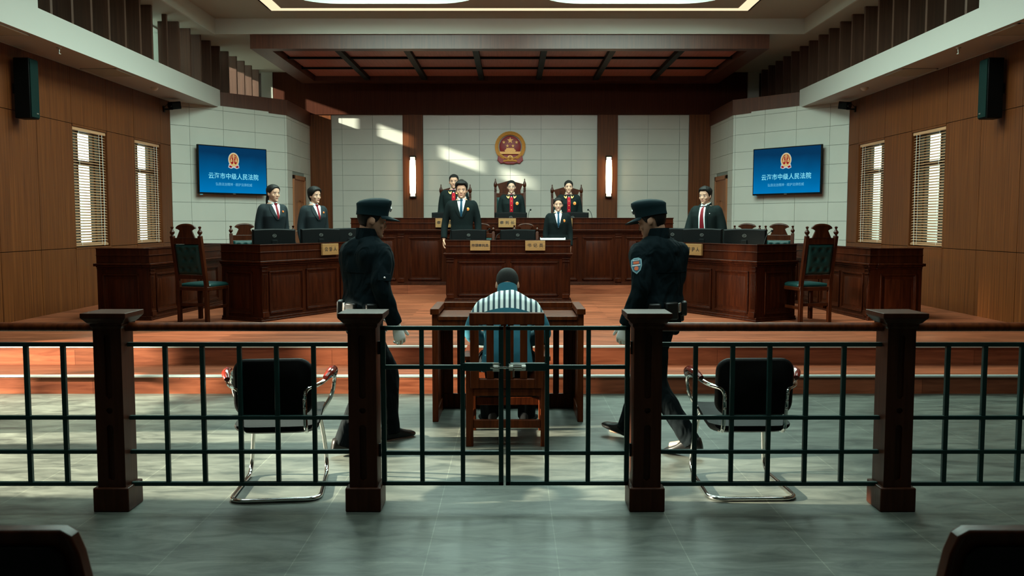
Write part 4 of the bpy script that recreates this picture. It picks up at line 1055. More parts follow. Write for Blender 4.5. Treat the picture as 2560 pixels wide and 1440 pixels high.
for sg, l in ((1, 'left'), (-1, 'right')):
    t = thing('wall_speaker', 'tall black column speaker high on the %s wood wall' % l, 'loudspeaker', (-5.93*sg, 10.83, 2.80), 0, 'wall speakers')
    b = MB(); b.box(-.02*sg, .17*sg, -.10, .10, 0, .72); b.build('cabinet', BLACKPLASTIC, t, bevel=.01)
    b = MB(); b.box(.168*sg, .182*sg, -.09, .09, .015, .705); b.build('grille', SPEAKERGREEN, t, bevel=.004)
    b = MB(); b.box(.182*sg, .185*sg, .02, .06, .06, .075); b.build('badge', STEEL, t, smooth=False)
    b = MB(); b.box(-.07*sg, -.02*sg, -.04, .04, .3, .42); b.build('bracket', BLACKSTEEL, t)
    t = thing('security_camera', 'black camera on a bracket under the %s soffit at the stone wall' % l, 'camera', (-5.995*sg, 15.45, 3.50), 0, 'bracketed cameras')
    b = MB(); b.box(0, .012*sg, -.03, .03, -.05, .05); b.build('wall_plate', BLACKSTEEL, t)
    b = MB(); b.tube([(.01*sg, 0, 0), (.16*sg, -.02, 0), (.18*sg, -.02, .04)], .014, 8); b.build('bracket_arm', BLACKSTEEL, t)
    b = MB(); M = Matrix.Translation((.20*sg, -.03, .06)) @ Matrix.Rotation(R(-22)*sg, 4, 'Z') @ Matrix.Rotation(R(10), 4, 'X')
    b.box(-.055, .055, -.11, .10, -.065, .065, 0, M); b.build('housing', BLACKPLASTIC, t, bevel=.012)
    b = MB(); b.lathe([(.042, -.11), (.042, -.13), (.03, -.135)], (0, 0, 0), 14, M=M, axis='y'); b.build('lens', mat('lens_glass', (.004, .006, .008), rough=.08), t)
    b = MB(); b.tube([(.17*sg, .06, .08), (.10*sg, .05, .12), (.03*sg, .01, .06), (.005*sg, 0, .03)], .005, 6, smooth=5); b.build('cable', BLACKSTEEL, t)
    t = thing('smoke_detector', 'round white smoke detector on the %s soffit' % l, 'smoke detector', (-5.63*sg, 14.15, 3.675), 0, 'smoke detectors')
    b = MB(); b.lathe([(.06, 0), (.06, -.012), (.05, -.03), (.03, -.045), (.012, -.05)], (0, 0, 0), 20); b.build('body', WHITEPLASTIC, t)
    t = thing('fire_sprinkler', 'small metal fire sprinkler hanging from the %s soffit' % l, 'sprinkler', (-5.50*sg, 10.95, 3.675), 0, 'fire sprinklers')
    b = MB(); b.lathe([(.03, 0), (.028, -.008), (.010, -.01), (.010, -.045), (.006, -.05), (.006, -.07), (.024, -.074), (.024, -.078)], (0, 0, 0), 12); b.build('body', STEEL, t)
    for (y, k) in ((9.9, 'nearer'), (12.7, 'farther')):
        t = thing('ceiling_hatch', '%s square access hatch in the %s soffit' % (k, l), 'hatch', (-5.70*sg, y, 3.675), 0, 'soffit access hatches')
        b = MB(); b.box(-.22, .22, -.28, .28, -.012, 0); b.build('hatch_panel', CEILPAINT, t, bevel=.003)
        b = MB()
        for q in ((-.25, .25, -.31, -.285), (-.25, .25, .285, .31), (-.25, -.225, -.31, .31), (.225, .25, -.31, .31)): b.box(*q, -.016, 0)
        b.build('hatch_frame', PLASTER, t, bevel=.003)

# ------------------------------------------------------------------ chairs of the gallery at the bottom corners
def gallery_chair(x0, x1, label, sg):
    cx = (x0+x1)/2; w = (x1-x0)/2
    t = thing('gallery_chair', label, 'chair', (cx, 1.72, 0), 0, 'dark gallery chairs')
    rg = []
    for z, e in ((.46, .06), (.72, .04), (.92, .012), (.956, .0), (.969, -.02)):
        y = -.02-(z-.46)*.12
        rg.append([(-w-e, y-.02, z), (w+e, y-.02, z), (w+e, y+.022, z), (-w-e, y+.022, z)])
    b = MB(); b.loft(rg); b.build('back_frame', CHAIRWOOD, t, bevel=.008)
    rg = []
    for z, e in ((.48, .04), (.72, .02), (.92, -.012), (.942, -.03)):
        y = -.02-(z-.46)*.12
        rg.append([(-w-e, y-.034, z), (w+e, y-.034, z), (w+e, y-.018, z), (-w-e, y-.018, z)])
    b = MB(); b.loft(rg); b.build('back_panel', BLACKLEATHER, t, bevel=.006)
    b = MB(); b.prism(rrect(-w-.04, w+.04, 0, .46, .05, 4), .40, .46, 'z'); b.build('seat', BLACKLEATHER, t, bevel=.015)
    for sx in (-1, 1):
        for y in (.02, .42):
            l = MB(); l.box(sx*(w+.03)-.02, sx*(w+.03)+.02, y-.02, y+.02, 0, .41); l.build('leg', CHAIRWOOD, t, bevel=.004)
gallery_chair(-1.385, -.795, 'dark gallery chair back at the bottom left corner', 1)
gallery_chair(.885, 1.47, 'dark gallery chair back at the bottom right corner', -1)
# ------------------------------------------------------------------ people
SKIN = mat('skin', (.45, .240, .160), rough=.5, spec=.35, var=.06, vscale=12)
SKINF = mat('skin_fair', (.51, .295, .205), rough=.5, spec=.35, var=.05, vscale=12)
LIPS = mat('lips', (.30, .11, .09), rough=.4)
EYEWHITE = mat('eye_white', (.62, .60, .56), rough=.25)
IRIS = mat('dark_iris', (.012, .008, .006), rough=.15)
BROW = mat('brow_hair', (.020, .014, .011), rough=.8)
HAIR = mat('black_hair', (.007, .0065, .006), rough=.6, spec=.15, bump=.15, bscale=140)
THINHAIR = mat('cropped_greying_hair', (.011, .0105, .0092), rough=.75, spec=.15, bump=.2, bscale=200, var=.45, vscale=18)
BLACKCLOTH = mat('black_suit_cloth', (.0052, .0085, .0088), rough=.9, spec=.08, bump=.06, bscale=260)
ROBECLOTH = mat('black_robe_cloth', (.006, .0105, .0105), rough=.85, spec=.10, bump=.06, bscale=260)
NAVY = mat('navy_uniform_cloth', (.0028, .0082, .0108), rough=.85, spec=.08, bump=.08, bscale=240, folds=.55)
NAVYCAP = mat('navy_cap_cloth', (.0045, .0165, .0215), rough=.8, spec=.12, bump=.06, bscale=240)
SHIRT = mat('white_shirt', (.72, .78, .80), rough=.7)
BLUETIE = mat('blue_tie', (.004, .034, .065), rough=.7, spec=.15)
REDTIE = mat('dark_red_tie', (.15, .006, .012), rough=.65, spec=.15)
REDPANEL = mat('red_robe_panel', (.29, .003, .012), rough=.7, spec=.15)
GOLDTAB = mat('gold_braid', (.75, .32, .06), rough=.4, metal=.2)
BADGEORANGE = mat('orange_red_badge', (.70, .13, .03), rough=.35)
SHOE = mat('black_shoe', (.006, .006, .006), rough=.33, spec=.35)
UNITROUSER = mat('navy_uniform_trouser_cloth', (.0020, .0042, .0052), rough=.88, spec=.08, bump=.08, bscale=240, folds=.5)
GLOVE = mat('white_glove', (.88, .90, .89), rough=.75)
BELT = mat('black_duty_belt', (.006, .007, .007), rough=.4)
TEAL = mat('teal_prison_cloth', (.005, .105, .155), rough=.85, bump=.1, bscale=200, var=.12, vscale=9)
DARKTROUSER = mat('dark_trouser_cloth', (.004, .006, .007), rough=.9, spec=.08)
SILVER = mat('silver_badge', (.7, .7, .68), rough=.25, metal=.9)
PATCHBLUE = mat('patch_pale_blue', (.22, .40, .45), rough=.6)

def prison_mat():
    m = bpy.data.materials.new('striped_prison_jacket'); m.use_nodes = True
    N, L = nt(m); b = N['Principled BSDF']; b.inputs['Roughness'].default_value = .85
    tc = N.new('ShaderNodeTexCoord'); sp = N.new('ShaderNodeSeparateXYZ'); L.new(tc.outputs['Object'], sp.inputs[0])
    def M(op, a, bb, c=None):
        n = N.new('ShaderNodeMath'); n.operation = op
        for i, v in enumerate((a, bb, c)):
            if v is None: continue
            if isinstance(v, (int, float)): n.inputs[i].default_value = v
            else: L.new(v, n.inputs[i])
        return n.outputs[0]
    fr = M('FRACT', M('MULTIPLY_ADD', sp.outputs[0], 1/.0385, 20.27), None)
    st = M('LESS_THAN', fr, .56)
    ab = M('ABSOLUTE', sp.outputs[0], None)
    band = M('GREATER_THAN', sp.outputs[2], M('MULTIPLY_ADD', M('MULTIPLY', ab, ab), -1.3, .936))
    inside = M('LESS_THAN', ab, .262)
    mask = M('MULTIPLY', band, inside)
    c1 = N.new('ShaderNodeMix'); c1.data_type = 'RGBA'; c1.inputs[6].default_value = (.035, .075, .10, 1); c1.inputs[7].default_value = (.82, .92, .91, 1); L.new(st, c1.inputs[0])
    nz = N.new('ShaderNodeTexNoise'); nz.inputs['Scale'].default_value = 9; L.new(tc.outputs['Object'], nz.inputs['Vector'])
    c0 = N.new('ShaderNodeMix'); c0.data_type = 'RGBA'; c0.inputs[6].default_value = (.004, .085, .125, 1); c0.inputs[7].default_value = (.007, .125, .18, 1); L.new(nz.outputs['Fac'], c0.inputs[0])
    c2 = N.new('ShaderNodeMix'); c2.data_type = 'RGBA'; L.new(mask, c2.inputs[0]); L.new(c0.outputs[2], c2.inputs[6]); L.new(c1.outputs[2], c2.inputs[7])
    L.new(c2.outputs[2], b.inputs['Base Color'])
    return m
PRISON = prison_mat()

def remesh(mb, vox, smooth_it=4, fac=.5):
    me = mb.mesh('tmp', [SKIN], smooth=False)
    o = bpy.data.objects.new('tmp', me); COL.objects.link(o)
    m = o.modifiers.new('r', 'REMESH'); m.mode = 'VOXEL'; m.voxel_size = vox; m.use_smooth_shade = True
    if smooth_it:
        s = o.modifiers.new('s', 'SMOOTH'); s.iterations = smooth_it; s.factor = fac
    bpy.context.view_layer.update()
    dg = bpy.context.evaluated_depsgraph_get()
    out = bpy.data.meshes.new_from_object(o.evaluated_get(dg))
    bpy.data.objects.remove(o); bpy.data.meshes.remove(me)
    out.materials.clear()
    out.polygons.foreach_set('use_smooth', [True]*len(out.polygons))
    return out
def coords(me):
    a = np.empty(len(me.vertices)*3); me.vertices.foreach_get('co', a); return a.reshape(-1, 3)
def put(me, a): me.vertices.foreach_set('co', a.ravel()); me.update()
def wrinkle(me, amp, freq=9.0, zst=.55, seed=0):
    """soft cloth folds: displacement along the normals"""
    a = coords(me); nn = np.empty(len(me.vertices)*3); me.vertices.foreach_get('normal', nn); nn = nn.reshape(-1, 3)
    d = np.empty(len(a))
    for i, p in enumerate(a):
        q = Vector((p[0]*freq+seed, p[1]*freq, p[2]*freq*zst+.25*freq*p[0]))
        d[i] = noise.noise(q)+.5*noise.noise(q*2.1)
    put(me, a+nn*(amp*d)[:, None])
def link(name, me, mats, parent):
    for m in (mats if isinstance(mats, (list, tuple)) else [mats]): me.materials.append(m)
    me.name = name
    o = bpy.data.objects.new(name, me); COL.objects.link(o); o.parent = parent
    return o

# --- head: cross sections (height, half width, front, back), front is -y, origin between the eyes inside the skull
HSEC = [(-.118, .014, -.070, -.030), (-.112, .026, -.080, -.012), (-.098, .039, -.086, .010), (-.078, .0515, -.087, .035), (-.055, .061, -.087, .058), (-.03, .068, -.088, .076),
        (0, .071, -.088, .090), (.03, .0735, -.091, .097), (.058, .072, -.088, .095), (.083, .062, -.074, .083), (.101, .045, -.050, .060), (.112, .024, -.022, .034), (.116, .006, -.004, .012)]
def hsec(z, fem=0):
    S = HSEC
    z = max(S[0][0], min(S[-1][0], z))
    for i in range(len(S)-1):
        if z <= S[i+1][0]:
            t = (z-S[i][0])/(S[i+1][0]-S[i][0])
            w, f, b = [S[i][k]*(1-t)+S[i+1][k]*t for k in (1, 2, 3)]
            if fem and z < 0: w *= 1-fem*.10*min(1, -z/.08)
            return w, f, b
    return S[-1][1:]
def hpt(a, z, th=0, fem=0):
    """point of the head surface at heading a (0 = face, +pi/2 = +x), pushed out by th"""
    w, f, b = hsec(z, fem); c, s = math.cos(a), math.sin(a)
    e = 2/2.25
    x = w*math.copysign(abs(s)**e, s); y = (f if c > 0 else -b)*abs(c)**e * (1 if c > 0 else -1)*(1 if c > 0 else 1)
    y = f*abs(c)**e if c > 0 else b*abs(c)**e
    n = Vector((x/.072**2, y/.09**2, (z-.01)/.105**2))
    if n.length > 0: n.normalize()
    return Vector((x, y, z))+n*th

def head_mb(fem):
    b = MB()
    b.loft([[tuple(hpt(2*PI*i/28, z, 0, fem)) for i in range(28)] for z, *_ in HSEC])
    # nose, brow, lips, chin, cheekbones, ears
    b.loft([[(w*math.cos(t), y+d*math.sin(t), z) for t in [2*PI*i/12 for i in range(12)]] for (z, w, d, y) in ((.016, .008, .009, -.083), (0, .009, .010, -.0845), (-.018, .012, .012, -.090), (-.032, .0165, .015, -.0935), (-.042, .017, .012, -.0915), (-.047, .010, .007, -.088))])
    b.ellipsoid((0, -.082, .022), (.048, .009, .010)); b.ellipsoid((0, -.086, -.060), (.021, .0085, .0055)); b.ellipsoid((0, -.085, -.0715), (.018, .0095, .006)); b.ellipsoid((0, -.083, -.099), (.019, .011, .013))
    for s in (-1, 1):
        b.ellipsoid((s*.040, -.064, -.030), (.022, .015, .022))
        M = Matrix.Translation((s*.074, .008, -.010)) @ Matrix.Rotation(s*R(22), 4, 'Z') @ Matrix.Rotation(R(-10), 4, 'X')
        b.ellipsoid((0, 0, 0), (.0085, .018, .031), 12, 8, M=M); b.ellipsoid((s*.003, .006, .004), (.007, .017, .028), 12, 8, M=M)
    return b

def hand_mb(b, p, d, t, n, curl=(22, 28, 18), r=1.0, spread=.0):
    """hand from wrist p: d along the fingers, t towards the thumb, n out of the palm (fingers close towards n)"""
    p, d, t, n = Vector(p), Vector(d).normalized(), Vector(t).normalized(), Vector(n).normalized()
    t = (t-d*t.dot(d)).normalized(); n2 = d.cross(t); n = n2 if n2.dot(n) > 0 else -n2
    rg = []
    for (u, w, h) in ((-.02, .024, .019), (.0, .025, .018), (.03, .034, .0165), (.06, .040, .0155), (.085, .039, .0125), (.096, .032, .008)):
        rg.append([tuple(p+d*u+t*(w*r*math.cos(2*PI*i/14))+n*(h*r*math.sin(2*PI*i/14))) for i in range(14)])
    b.loft(rg)
    for k, (o, u, L, ra) in enumerate(((.029, .086, .072, .0082), (.0098, .092, .081, .0086), (-.0098, .089, .075, .0082), (-.0285, .080, .058, .0074))):
        q = p+d*u+t*(o*r); dd = d+t*(o*spread); dd.normalize(); pts = [q-d*.02, q]; ang = 0
        for j, s in enumerate((.44, .31, .25)):
            ang += R(curl[j])*(1+.12*k); v = dd*math.cos(ang)+n*math.sin(ang); q = q+v*(L*s); pts.append(q)
        b.tube(pts, [ra*r, ra*1.02*r, ra*.95*r, ra*.9*r, ra*.68*r], 10, smooth=3)
        b.ellipsoid(tuple(pts[-1]), (ra*.7*r,)*3, 8, 6)
    q = p+d*.022+t*(.030*r); v = (d*.70+t*.62+n*.34).normalized()
    pts = [q-v*.02, q, q+v*.042, q+v*.042+(v*.85+d*.4+n*.2).normalized()*.032, q+v*.042+(v*.85+d*.4+n*.2).normalized()*.056]
    b.tube(pts, [.013*r, .0125*r, .0105*r, .0095*r, .0065*r], 10, smooth=3)

TORSO = [(.80, .150, .092, .105), (.90, .160, .098, .112), (.98, .150, .098, .098), (1.08, .138, .098, .088), (1.20, .152, .112, .098), (1.30, .170, .116, .108), (1.365, .172, .100, .104), (1.415, .142, .078, .088), (1.450, .098, .062, .070), (1.49, .060, .056, .056)]
FTORSO = [(.80, .160, .094, .108), (.90, .168, .098, .115), (.98, .146, .094, .094), (1.08, .122, .090, .080), (1.20, .138, .112, .088), (1.28, .150, .128, .095), (1.365, .150, .095, .095), (1.415, .122, .072, .080), (1.450, .084, .057, .063), (1.49, .052, .050, .050)]
def ring(M, z, w, f, b, n=28, ex=2.4):
    P = []
    for i in range(n):
        a = 2*PI*i/n; c, s = math.cos(a), math.sin(a); e = 2/ex
        P.append(tuple(M @ Vector((w*math.copysign(abs(c)**e, c), (f if s < 0 else b)*math.copysign(abs(s)**e, s), z))))
    return P

class Person:
    def __init__(s, label, loc, rz, h=1.72, fem=0, lean=0, twist=0, hip=(0, 0, .92), hyaw=0, hpitch=0, htilt=0, hs=1.0, pose=None, group=None, skin=None, sw=1.0):
        s.k = h/1.72; s.fem = fem; s.lean = R(lean); s.twist = R(twist); s.hip = Vector(hip)
        s.root = thing('person', label, 'person', loc, rz, group)
        s.root.scale = (s.k,)*3
        s.sw = sw
        s.T = [(z, w*sw, f, bk) for z, w, f, bk in (FTORSO if fem else TORSO)]
        sh = .158 if fem else .178
        s.J = dict(shL=(sh, .008, 1.368), shR=(-sh, .008, 1.368), hpL=(.088, 0, .90), hpR=(-.088, 0, .90))
        for j in ('shL', 'shR', 'hpL', 'hpR'): s.J[j] = s.M(s.J[j][2]) @ Vector(s.J[j])
        D = dict(elL=(sh+.045, .03, 1.115), elR=(-sh-.045, .03, 1.115), wrL=(sh+.045, -.045, .875), wrR=(-sh-.045, -.045, .875), knL=(.092, -.01, .49), knR=(-.092, -.01, .49), anL=(.095, .02, .085), anR=(-.095, .02, .085), ftL=(.10, -1, 0), ftR=(-.10, -1, 0))
        if pose: D.update(pose)
        for k_, v in D.items(): s.J[k_] = Vector(v)
        s.Mh = s.M(1.6) @ Matrix.Translation((0, .0, 1.475)) @ Matrix.Rotation(R(hyaw), 4, 'Z') @ Matrix.Rotation(R(hpitch), 4, 'X') @ Matrix.Rotation(R(htilt), 4, 'Y') @ Matrix.Translation((0, -.014, .117 if fem else .124)) @ Matrix.Scale((.98 if fem else 1.03)*hs, 4)
        s.skin = skin or (SKINF if fem else SKIN)
    def M(s, z):
        k = max(0, min(1, (z-.92)/.36)); k = k*k*(3-2*k)
        return Matrix.Translation(s.hip) @ Matrix.Rotation(s.twist*k, 4, 'Z') @ Matrix.Rotation(s.lean*(.35+.65*k if s.lean else 0), 4, 'X') @ Matrix.Translation((0, 0, -.92))
    def limb(s, b, js, rs, fl=None):
        b.tube([s.J[j] if isinstance(j, str) else j for j in js], rs, 14, smooth=5, flat=fl)
    def arm_pts(s, sd): return [s.J['sh'+sd]+Vector((-.04 if sd == 'L' else .04, 0, .016)), s.J['sh'+sd], s.J['el'+sd], s.J['wr'+sd]]
    def body(s, hands=True, bare=('L', 'R'), curl=(24, 30, 20)):
        b = MB()
        b.loft([ring(s.M(z), z, w*.92, f*.92, bk*.92) for z, w, f, bk in s.T])
        nk = s.M(1.6)
        c0 = nk @ Vector((0, .006, 1.45)); c1 = s.Mh @ Vector((0, .02, -.045)); r = .049 if s.fem else .057
        b.tube([c0, c0.lerp(c1, .5), c1], [r*1.12, r, r*.98], 16)
        for sd in 'LR':
            a = s.arm_pts(sd); b.tube(a, [.05, .052, .038, .026], 12, smooth=5)
            b.tube([s.J['hp'+sd], s.J['kn'+sd], s.J['an'+sd]], [.078, .054, .036], 12, smooth=5)
            f = Vector(s.J['ft'+sd]).normalized(); an = s.J['an'+sd]
            b.tube([an-f*.03-Vector((0, 0, .03)), an+f*.06-Vector((0, 0, .045)), an+f*.14-Vector((0, 0, .055))], [.034, .034, .022], 10)
            if hands: s.hand(b, sd, curl)
        hb = head_mb(s.fem); b.merge(hb, s.Mh)
        me = remesh(b, .0048, 2, .5)
        # face modelling in head space
        a = coords(me); Mi = np.array(s.Mh.inverted()); q = a @ Mi[:3, :3].T + Mi[:3, 3]
        def g(cx, cy, cz, rx, ry, rz): return np.exp(-(((q[:, 0]-cx)/rx)**2+((q[:, 1]-cy)/ry)**2+((q[:, 2]-cz)/rz)**2))
        dy = np.zeros(len(q))
        for sx in (-1, 1):
            dy += .0030*g(sx*.031, -.088, .001, .017, .03, .0085)       # sockets
            dy -= .0022*g(sx*.031, -.086, -.010, .015, .02, .004)
            dy += .0008*g(sx*.055, -.07, -.062, .016, .03, .02)         # cheeks hollow
            dy += .005*g(sx*.009, -.105, -.047, .004, .012, .004)       # nostrils
        dy += .004*g(0, -.094, -.0655, .021, .012, .0022)              # mouth line
        dy += .0025*g(0, -.09, -.051, .005, .012, .006)
        q2 = q.copy(); q2[:, 1] += dy
        Mm = np.array(s.Mh); a2 = q2 @ Mm[:3, :3].T + Mm[:3, 3]
        msk = (np.abs(dy) > 1e-5) & (q[:, 2] > -.12) & (q[:, 2] < .12) & (np.abs(q[:, 0]) < .09) & (q[:, 1] < -.03) & (q[:, 1] > -.14)
        a[msk] = a2[msk]; put(me, a)
        # material slots by face position: lips
        n = len(me.polygons); c = np.empty(n*3); me.polygons.foreach_get('center', c); c = c.reshape(-1, 3) @ Mi[:3, :3].T + Mi[:3, 3]
        idx = np.zeros(n, dtype=np.int32)
        lip = (((c[:, 0]/.0225)**2+((c[:, 2]+.0658)/.0092)**2) < 1) & (c[:, 1] < -.078) & (c[:, 1] > -.12)
        idx[lip] = 1; me.polygons.foreach_set('material_index', idx)
        # eyes and brows joined into the same mesh
        e = MB()
        for sx in (-1, 1):
            e.ellipsoid((sx*.031, -.0815, .000), (.0145, .006, .0056), 14, 8, 2); e.ellipsoid((sx*.031, -.0860, .000), (.0058, .0026, .0052), 12, 8, 3)
            e.tube([(sx*.017, -.0870, .002), (sx*.026, -.0885, .0062), (sx*.036, -.0872, .0060), (sx*.046, -.081, .001)], [.0005, .0010, .0011, .0005], 6, 4, smooth=4)
            e.tube([(sx*.013, -.0955, .0185), (sx*.026, -.0965, .0225), (sx*.04, -.090, .0215), (sx*.051, -.079, .0155)], [.0014, .0026, .0024, .0010] if not s.fem else [.0014, .0023, .002, .0008], 7, 4, smooth=4, flat=(1, .8))
        bm = bmesh.new(); bm.from_mesh(me)
        em = e.mesh('e', [SKIN], smooth=True); em.transform(s.Mh); bm.from_mesh(em); bm.to_mesh(me); bm.free(); bpy.data.meshes.remove(em)
        me.polygons.foreach_set('use_smooth', [True]*len(me.polygons))
        s.o = link('body', me, [s.skin, LIPS, EYEWHITE, IRIS, BROW], s.root)
        return s.o
    def hand(s, b, sd, curl=(24, 30, 20), r=1.0):
        w = s.J['wr'+sd]; d = (w-s.J['el'+sd]).normalized()
        d = Vector(s.J.get('hd'+sd, d+Vector((0, 0, -.5)))).normalized()
        sx = 1 if sd == 'L' else -1
        t = Vector(s.J.get('th'+sd, (0, -1, 0))); n = Vector(s.J.get('pn'+sd, (-sx, 0, 0)))
        hand_mb(b, w+d*.012, d, t, n, curl, r)
    def gloves(s, curl=(28, 34, 22)):
        for sd in 'LR':
            b = MB(); s.hand(b, sd, curl, 1.12)
            w = s.J['wr'+sd]; d = (w-s.J['el'+sd]).normalized(); b.tube([w-d*.05, w+d*.02], [.036, .032], 12)
            link('glove', remesh(b, .004, 2), GLOVE, s.root)
    def top(s, name, m, hem=.78, hw=1.06, grow=.018, arm=(.066, .066, .056, .047), vox=.0085, wr=.004, flare=0, neck=1.452, cuff=.0, wseed=1, fwr=8):
        b = MB(); g = grow
        rows = [(z, w+g, f+g, bk+g) for z, w, f, bk in s.T if z > hem+.03 and z < 1.46]
        z0 = s.T[0] if hem < .88 else min(s.T, key=lambda r: abs(r[0]-hem))
        w0, f0, b0 = z0[1]*hw+g+flare, z0[2]*hw+g+flare*.6, z0[3]*hw+g+flare*.6
        if hem < .70:
            rows = [(hem, w0, f0, b0), ((hem+.85)/2, (w0+s.T[1][1]+g)/2, (f0+s.T[1][2]+g)/2, (b0+s.T[1][3]+g)/2)]+[r for r in rows if r[0] > .88]
        else: rows = [(hem, w0, f0, b0)]+rows
        rows.append((neck, (.074 if not s.fem else .066), .066, .068))
        b.loft([ring(s.M(z), z, w, f, bk) for z, w, f, bk in rows])
        for sd in 'LR':
            a = s.arm_pts(sd); e = s.J['wr'+sd]; d = (e-s.J['el'+sd]).normalized()
            b.tube([a[0], a[1], a[2], e-d*cuff], [arm[0]*.95, arm[0], arm[2], arm[3]], 16, smooth=6)
            b.ellipsoid(tuple(s.J['sh'+sd]+Vector((0, 0, -.012))), (arm[0]*.94, arm[0]*1.0, arm[0]*.80), 14, 9)
        me = remesh(b, vox, 5, .5)
        if wr: wrinkle(me, wr, fwr, .6, wseed)
        s.bvh = BVHTree.FromPolygons([tuple(v.co) for v in me.vertices], [tuple(p.vertices) for p in me.polygons])
        o = link(name, me, m, s.root); s.jacket = o
        return o
    def legs(s, m=DARKTROUSER, r=(.098, .078, .068), hem=.035, vox=.009, wr=.008):
        b = MB()
        b.loft([ring(s.M(z), z, w+.012, f+.010, bk+.012) for z, w, f, bk in ((.80, .14, .09, .10), (.88, .158, .096, .112), (.96, .152, .096, .10), (1.0, .148, .095, .096))])
        for sd in 'LR':
            hp, kn, an = s.J['hp'+sd], s.J['kn'+sd], s.J['an'+sd]; d = (an-kn).normalized()
            b.tube([hp+Vector((0, 0, .02)), hp.lerp(kn, .5), kn, kn.lerp(an, .5), an+d*hem], [r[0], (r[0]+r[1])/2, r[1], (r[1]+r[2])/2*1.02, r[2]*1.04], 16, smooth=4)
        me = remesh(b, vox, 4)
        if wr: wrinkle(me, wr, 10, .5, 5)
        return link('trousers', me, m, s.root)
    def shoes(s, m=SHOE, size=1.0, pitch=(0, 0)):
        for sd, pt in zip('LR', pitch):
            f = s.J['ft'+sd].copy(); f.z = 0; f.normalize(); an = s.J['an'+sd]; x = Vector((0, 0, 1)).cross(f)
            M = Matrix(((x.x, f.x, 0, an.x), (x.y, f.y, 0, an.y), (x.z, f.z, 1, an.z), (0, 0, 0, 1))) @ Matrix.Rotation(R(pt), 4, 'X')
            b = MB(); rg = []
            for (y, w, z1, z0) in ((-.080, .020, -.02, -.075), (-.072, .033, .012, -.083), (-.03, .038, .028, -.084), (.03, .040, .018, -.083), (.09, .046, -.018, -.083), (.14, .047, -.034, -.083), (.18, .038, -.044, -.082), (.20, .020, -.056, -.078)):
                zc, hz = (z0+z1)/2, (z1-z0)/2
                rg.append([(w*size*math.copysign(abs(math.cos(2*PI*i/16))**.7, math.cos(2*PI*i/16)), y*size, zc+hz*math.copysign(abs(math.sin(2*PI*i/16))**.7, math.sin(2*PI*i/16))) for i in range(16)])
            b.loft(rg, 0, True, M)
            b.build('shoe', m, s.root, ang=70)
    def overlay(s, name, rows, off, m, cols=5, th=.004, side=-1, parent=None):
        """strip laid on the front (side -1) or back of the garment; rows = (z, x_left, x_right)"""
        V = []; F = []
        for z, a, c in rows:
            last = None
            for i in range(cols+1):
                x = a+(c-a)*i/cols
                h = s.bvh.ray_cast(Vector((x, side*1.0, z)), Vector((0, -side, 0)))
                y = h[0].y if h[0] is not None else (last if last is not None else side*.06)
                last = y; V.append((x, y+side*off, z))
        n = cols+1; k = len(rows); N = len(V)
        V += [(x, y-side*(th+off), z) for x, y, z in V]
        for j in range(k-1):
            for i in range(cols):
                q = [j*n+i, j*n+i+1, (j+1)*n+i+1, (j+1)*n+i]; F.append(q); F.append([N+p for p in q][::-1])
        for j in range(k-1):
            for i in (0, cols): F.append([j*n+i, (j+1)*n+i, N+(j+1)*n+i, N+j*n+i])
        for i in range(cols):
            for j in (0, k-1): F.append([j*n+i, j*n+i+1, N+j*n+i+1, N+j*n+i])
        b = MB(); b.add(V, F); return b.build(name, m, parent or s.root, ang=50)
    def at(s, x, z, side=-1, off=.004):
        h = s.bvh.ray_cast(Vector((x, side*1.0, z)), Vector((0, -side, 0)))
        y = h[0].y if h[0] is not None else side*.1
        return Vector((x, y+side*off, z))
    def suit_front(s, tie, zv=1.20, wv=.062, tie_w=.026):
        zt = 1.448
        n = 9; rows = [(zv+(zt-zv)*i/n, -(.003+wv*(i/n)**.9), .003+wv*(i/n)**.9) for i in range(n+1)]
        s.overlay('shirt', rows, .003, SHIRT, 8)
        t = []
        for i in range(8):
            u = i/7; z = zv+.006+(1.435-zv)*u; w = tie_w*(1-.48*u)
            w = min(w, .004+wv*((z-zv)/(zt-zv))**.9*.8); t.append((z, -w, w))
        tb = s.overlay('tie', t, .008, tie, 4)
        p = s.at(0, 1.447, off=.006)
        k = MB(); k.loft([[(x*w, p.y+y, z) for x, y in ((-1, .008), (1, .008), (1, -.010), (-1, -.010))] for z, w in ((1.425, .013), (1.44, .019), (1.462, .021))]); k.build('tie_knot', tie, tb, bevel=.003)
        for sx in (-1, 1):
            rl = []
            for i in range(n+1):
                u = i/n; z = zv-.01+(1.45-zv+.01)*u; xi = .002+wv*u**.9; wd = .050*math.sin(PI*min(1, u*.80+.06))**.8+.006
                if u > .86: wd *= .75
                rl.append((z, sx*xi, sx*(xi+wd)))
            s.overlay('lapel', rl, .009, s.jacket.data.materials[0], 4)
        s.collar(SHIRT)
    def collar(s, m, r=.062, z0=1.452, z1=1.505, drop=.034, gap=.0, name='shirt_collar', th=.007):
        b = MB(); n = 28; M = s.M(1.6); r = r*(.90 if s.fem else 1)
        rg = []
        for (rr, z, dd) in ((r*1.16, z0, .6), (r*1.06, z1, 1), (r*1.06-th, z1, 1), (r*1.10-th, z0, .6)):
            P = []
            for i in range(n+1):
                a = gap+(2*PI-2*gap)*i/n      # starts at the front
                fz = (.5+.5*math.cos(a))**2
                P.append(tuple(M @ Vector((rr*math.sin(a), .004-rr*1.02*math.cos(a), z-drop*fz*dd))))
            rg.append(P)
        rg.append(rg[0])
        b.loft(rg, 0, False, closed=False)
        for e in (0, n): b.f.append([k*(n+1)+e for k in range(4)]); b.m.append(0)
        return b.build(name, m, s.root, ang=60)
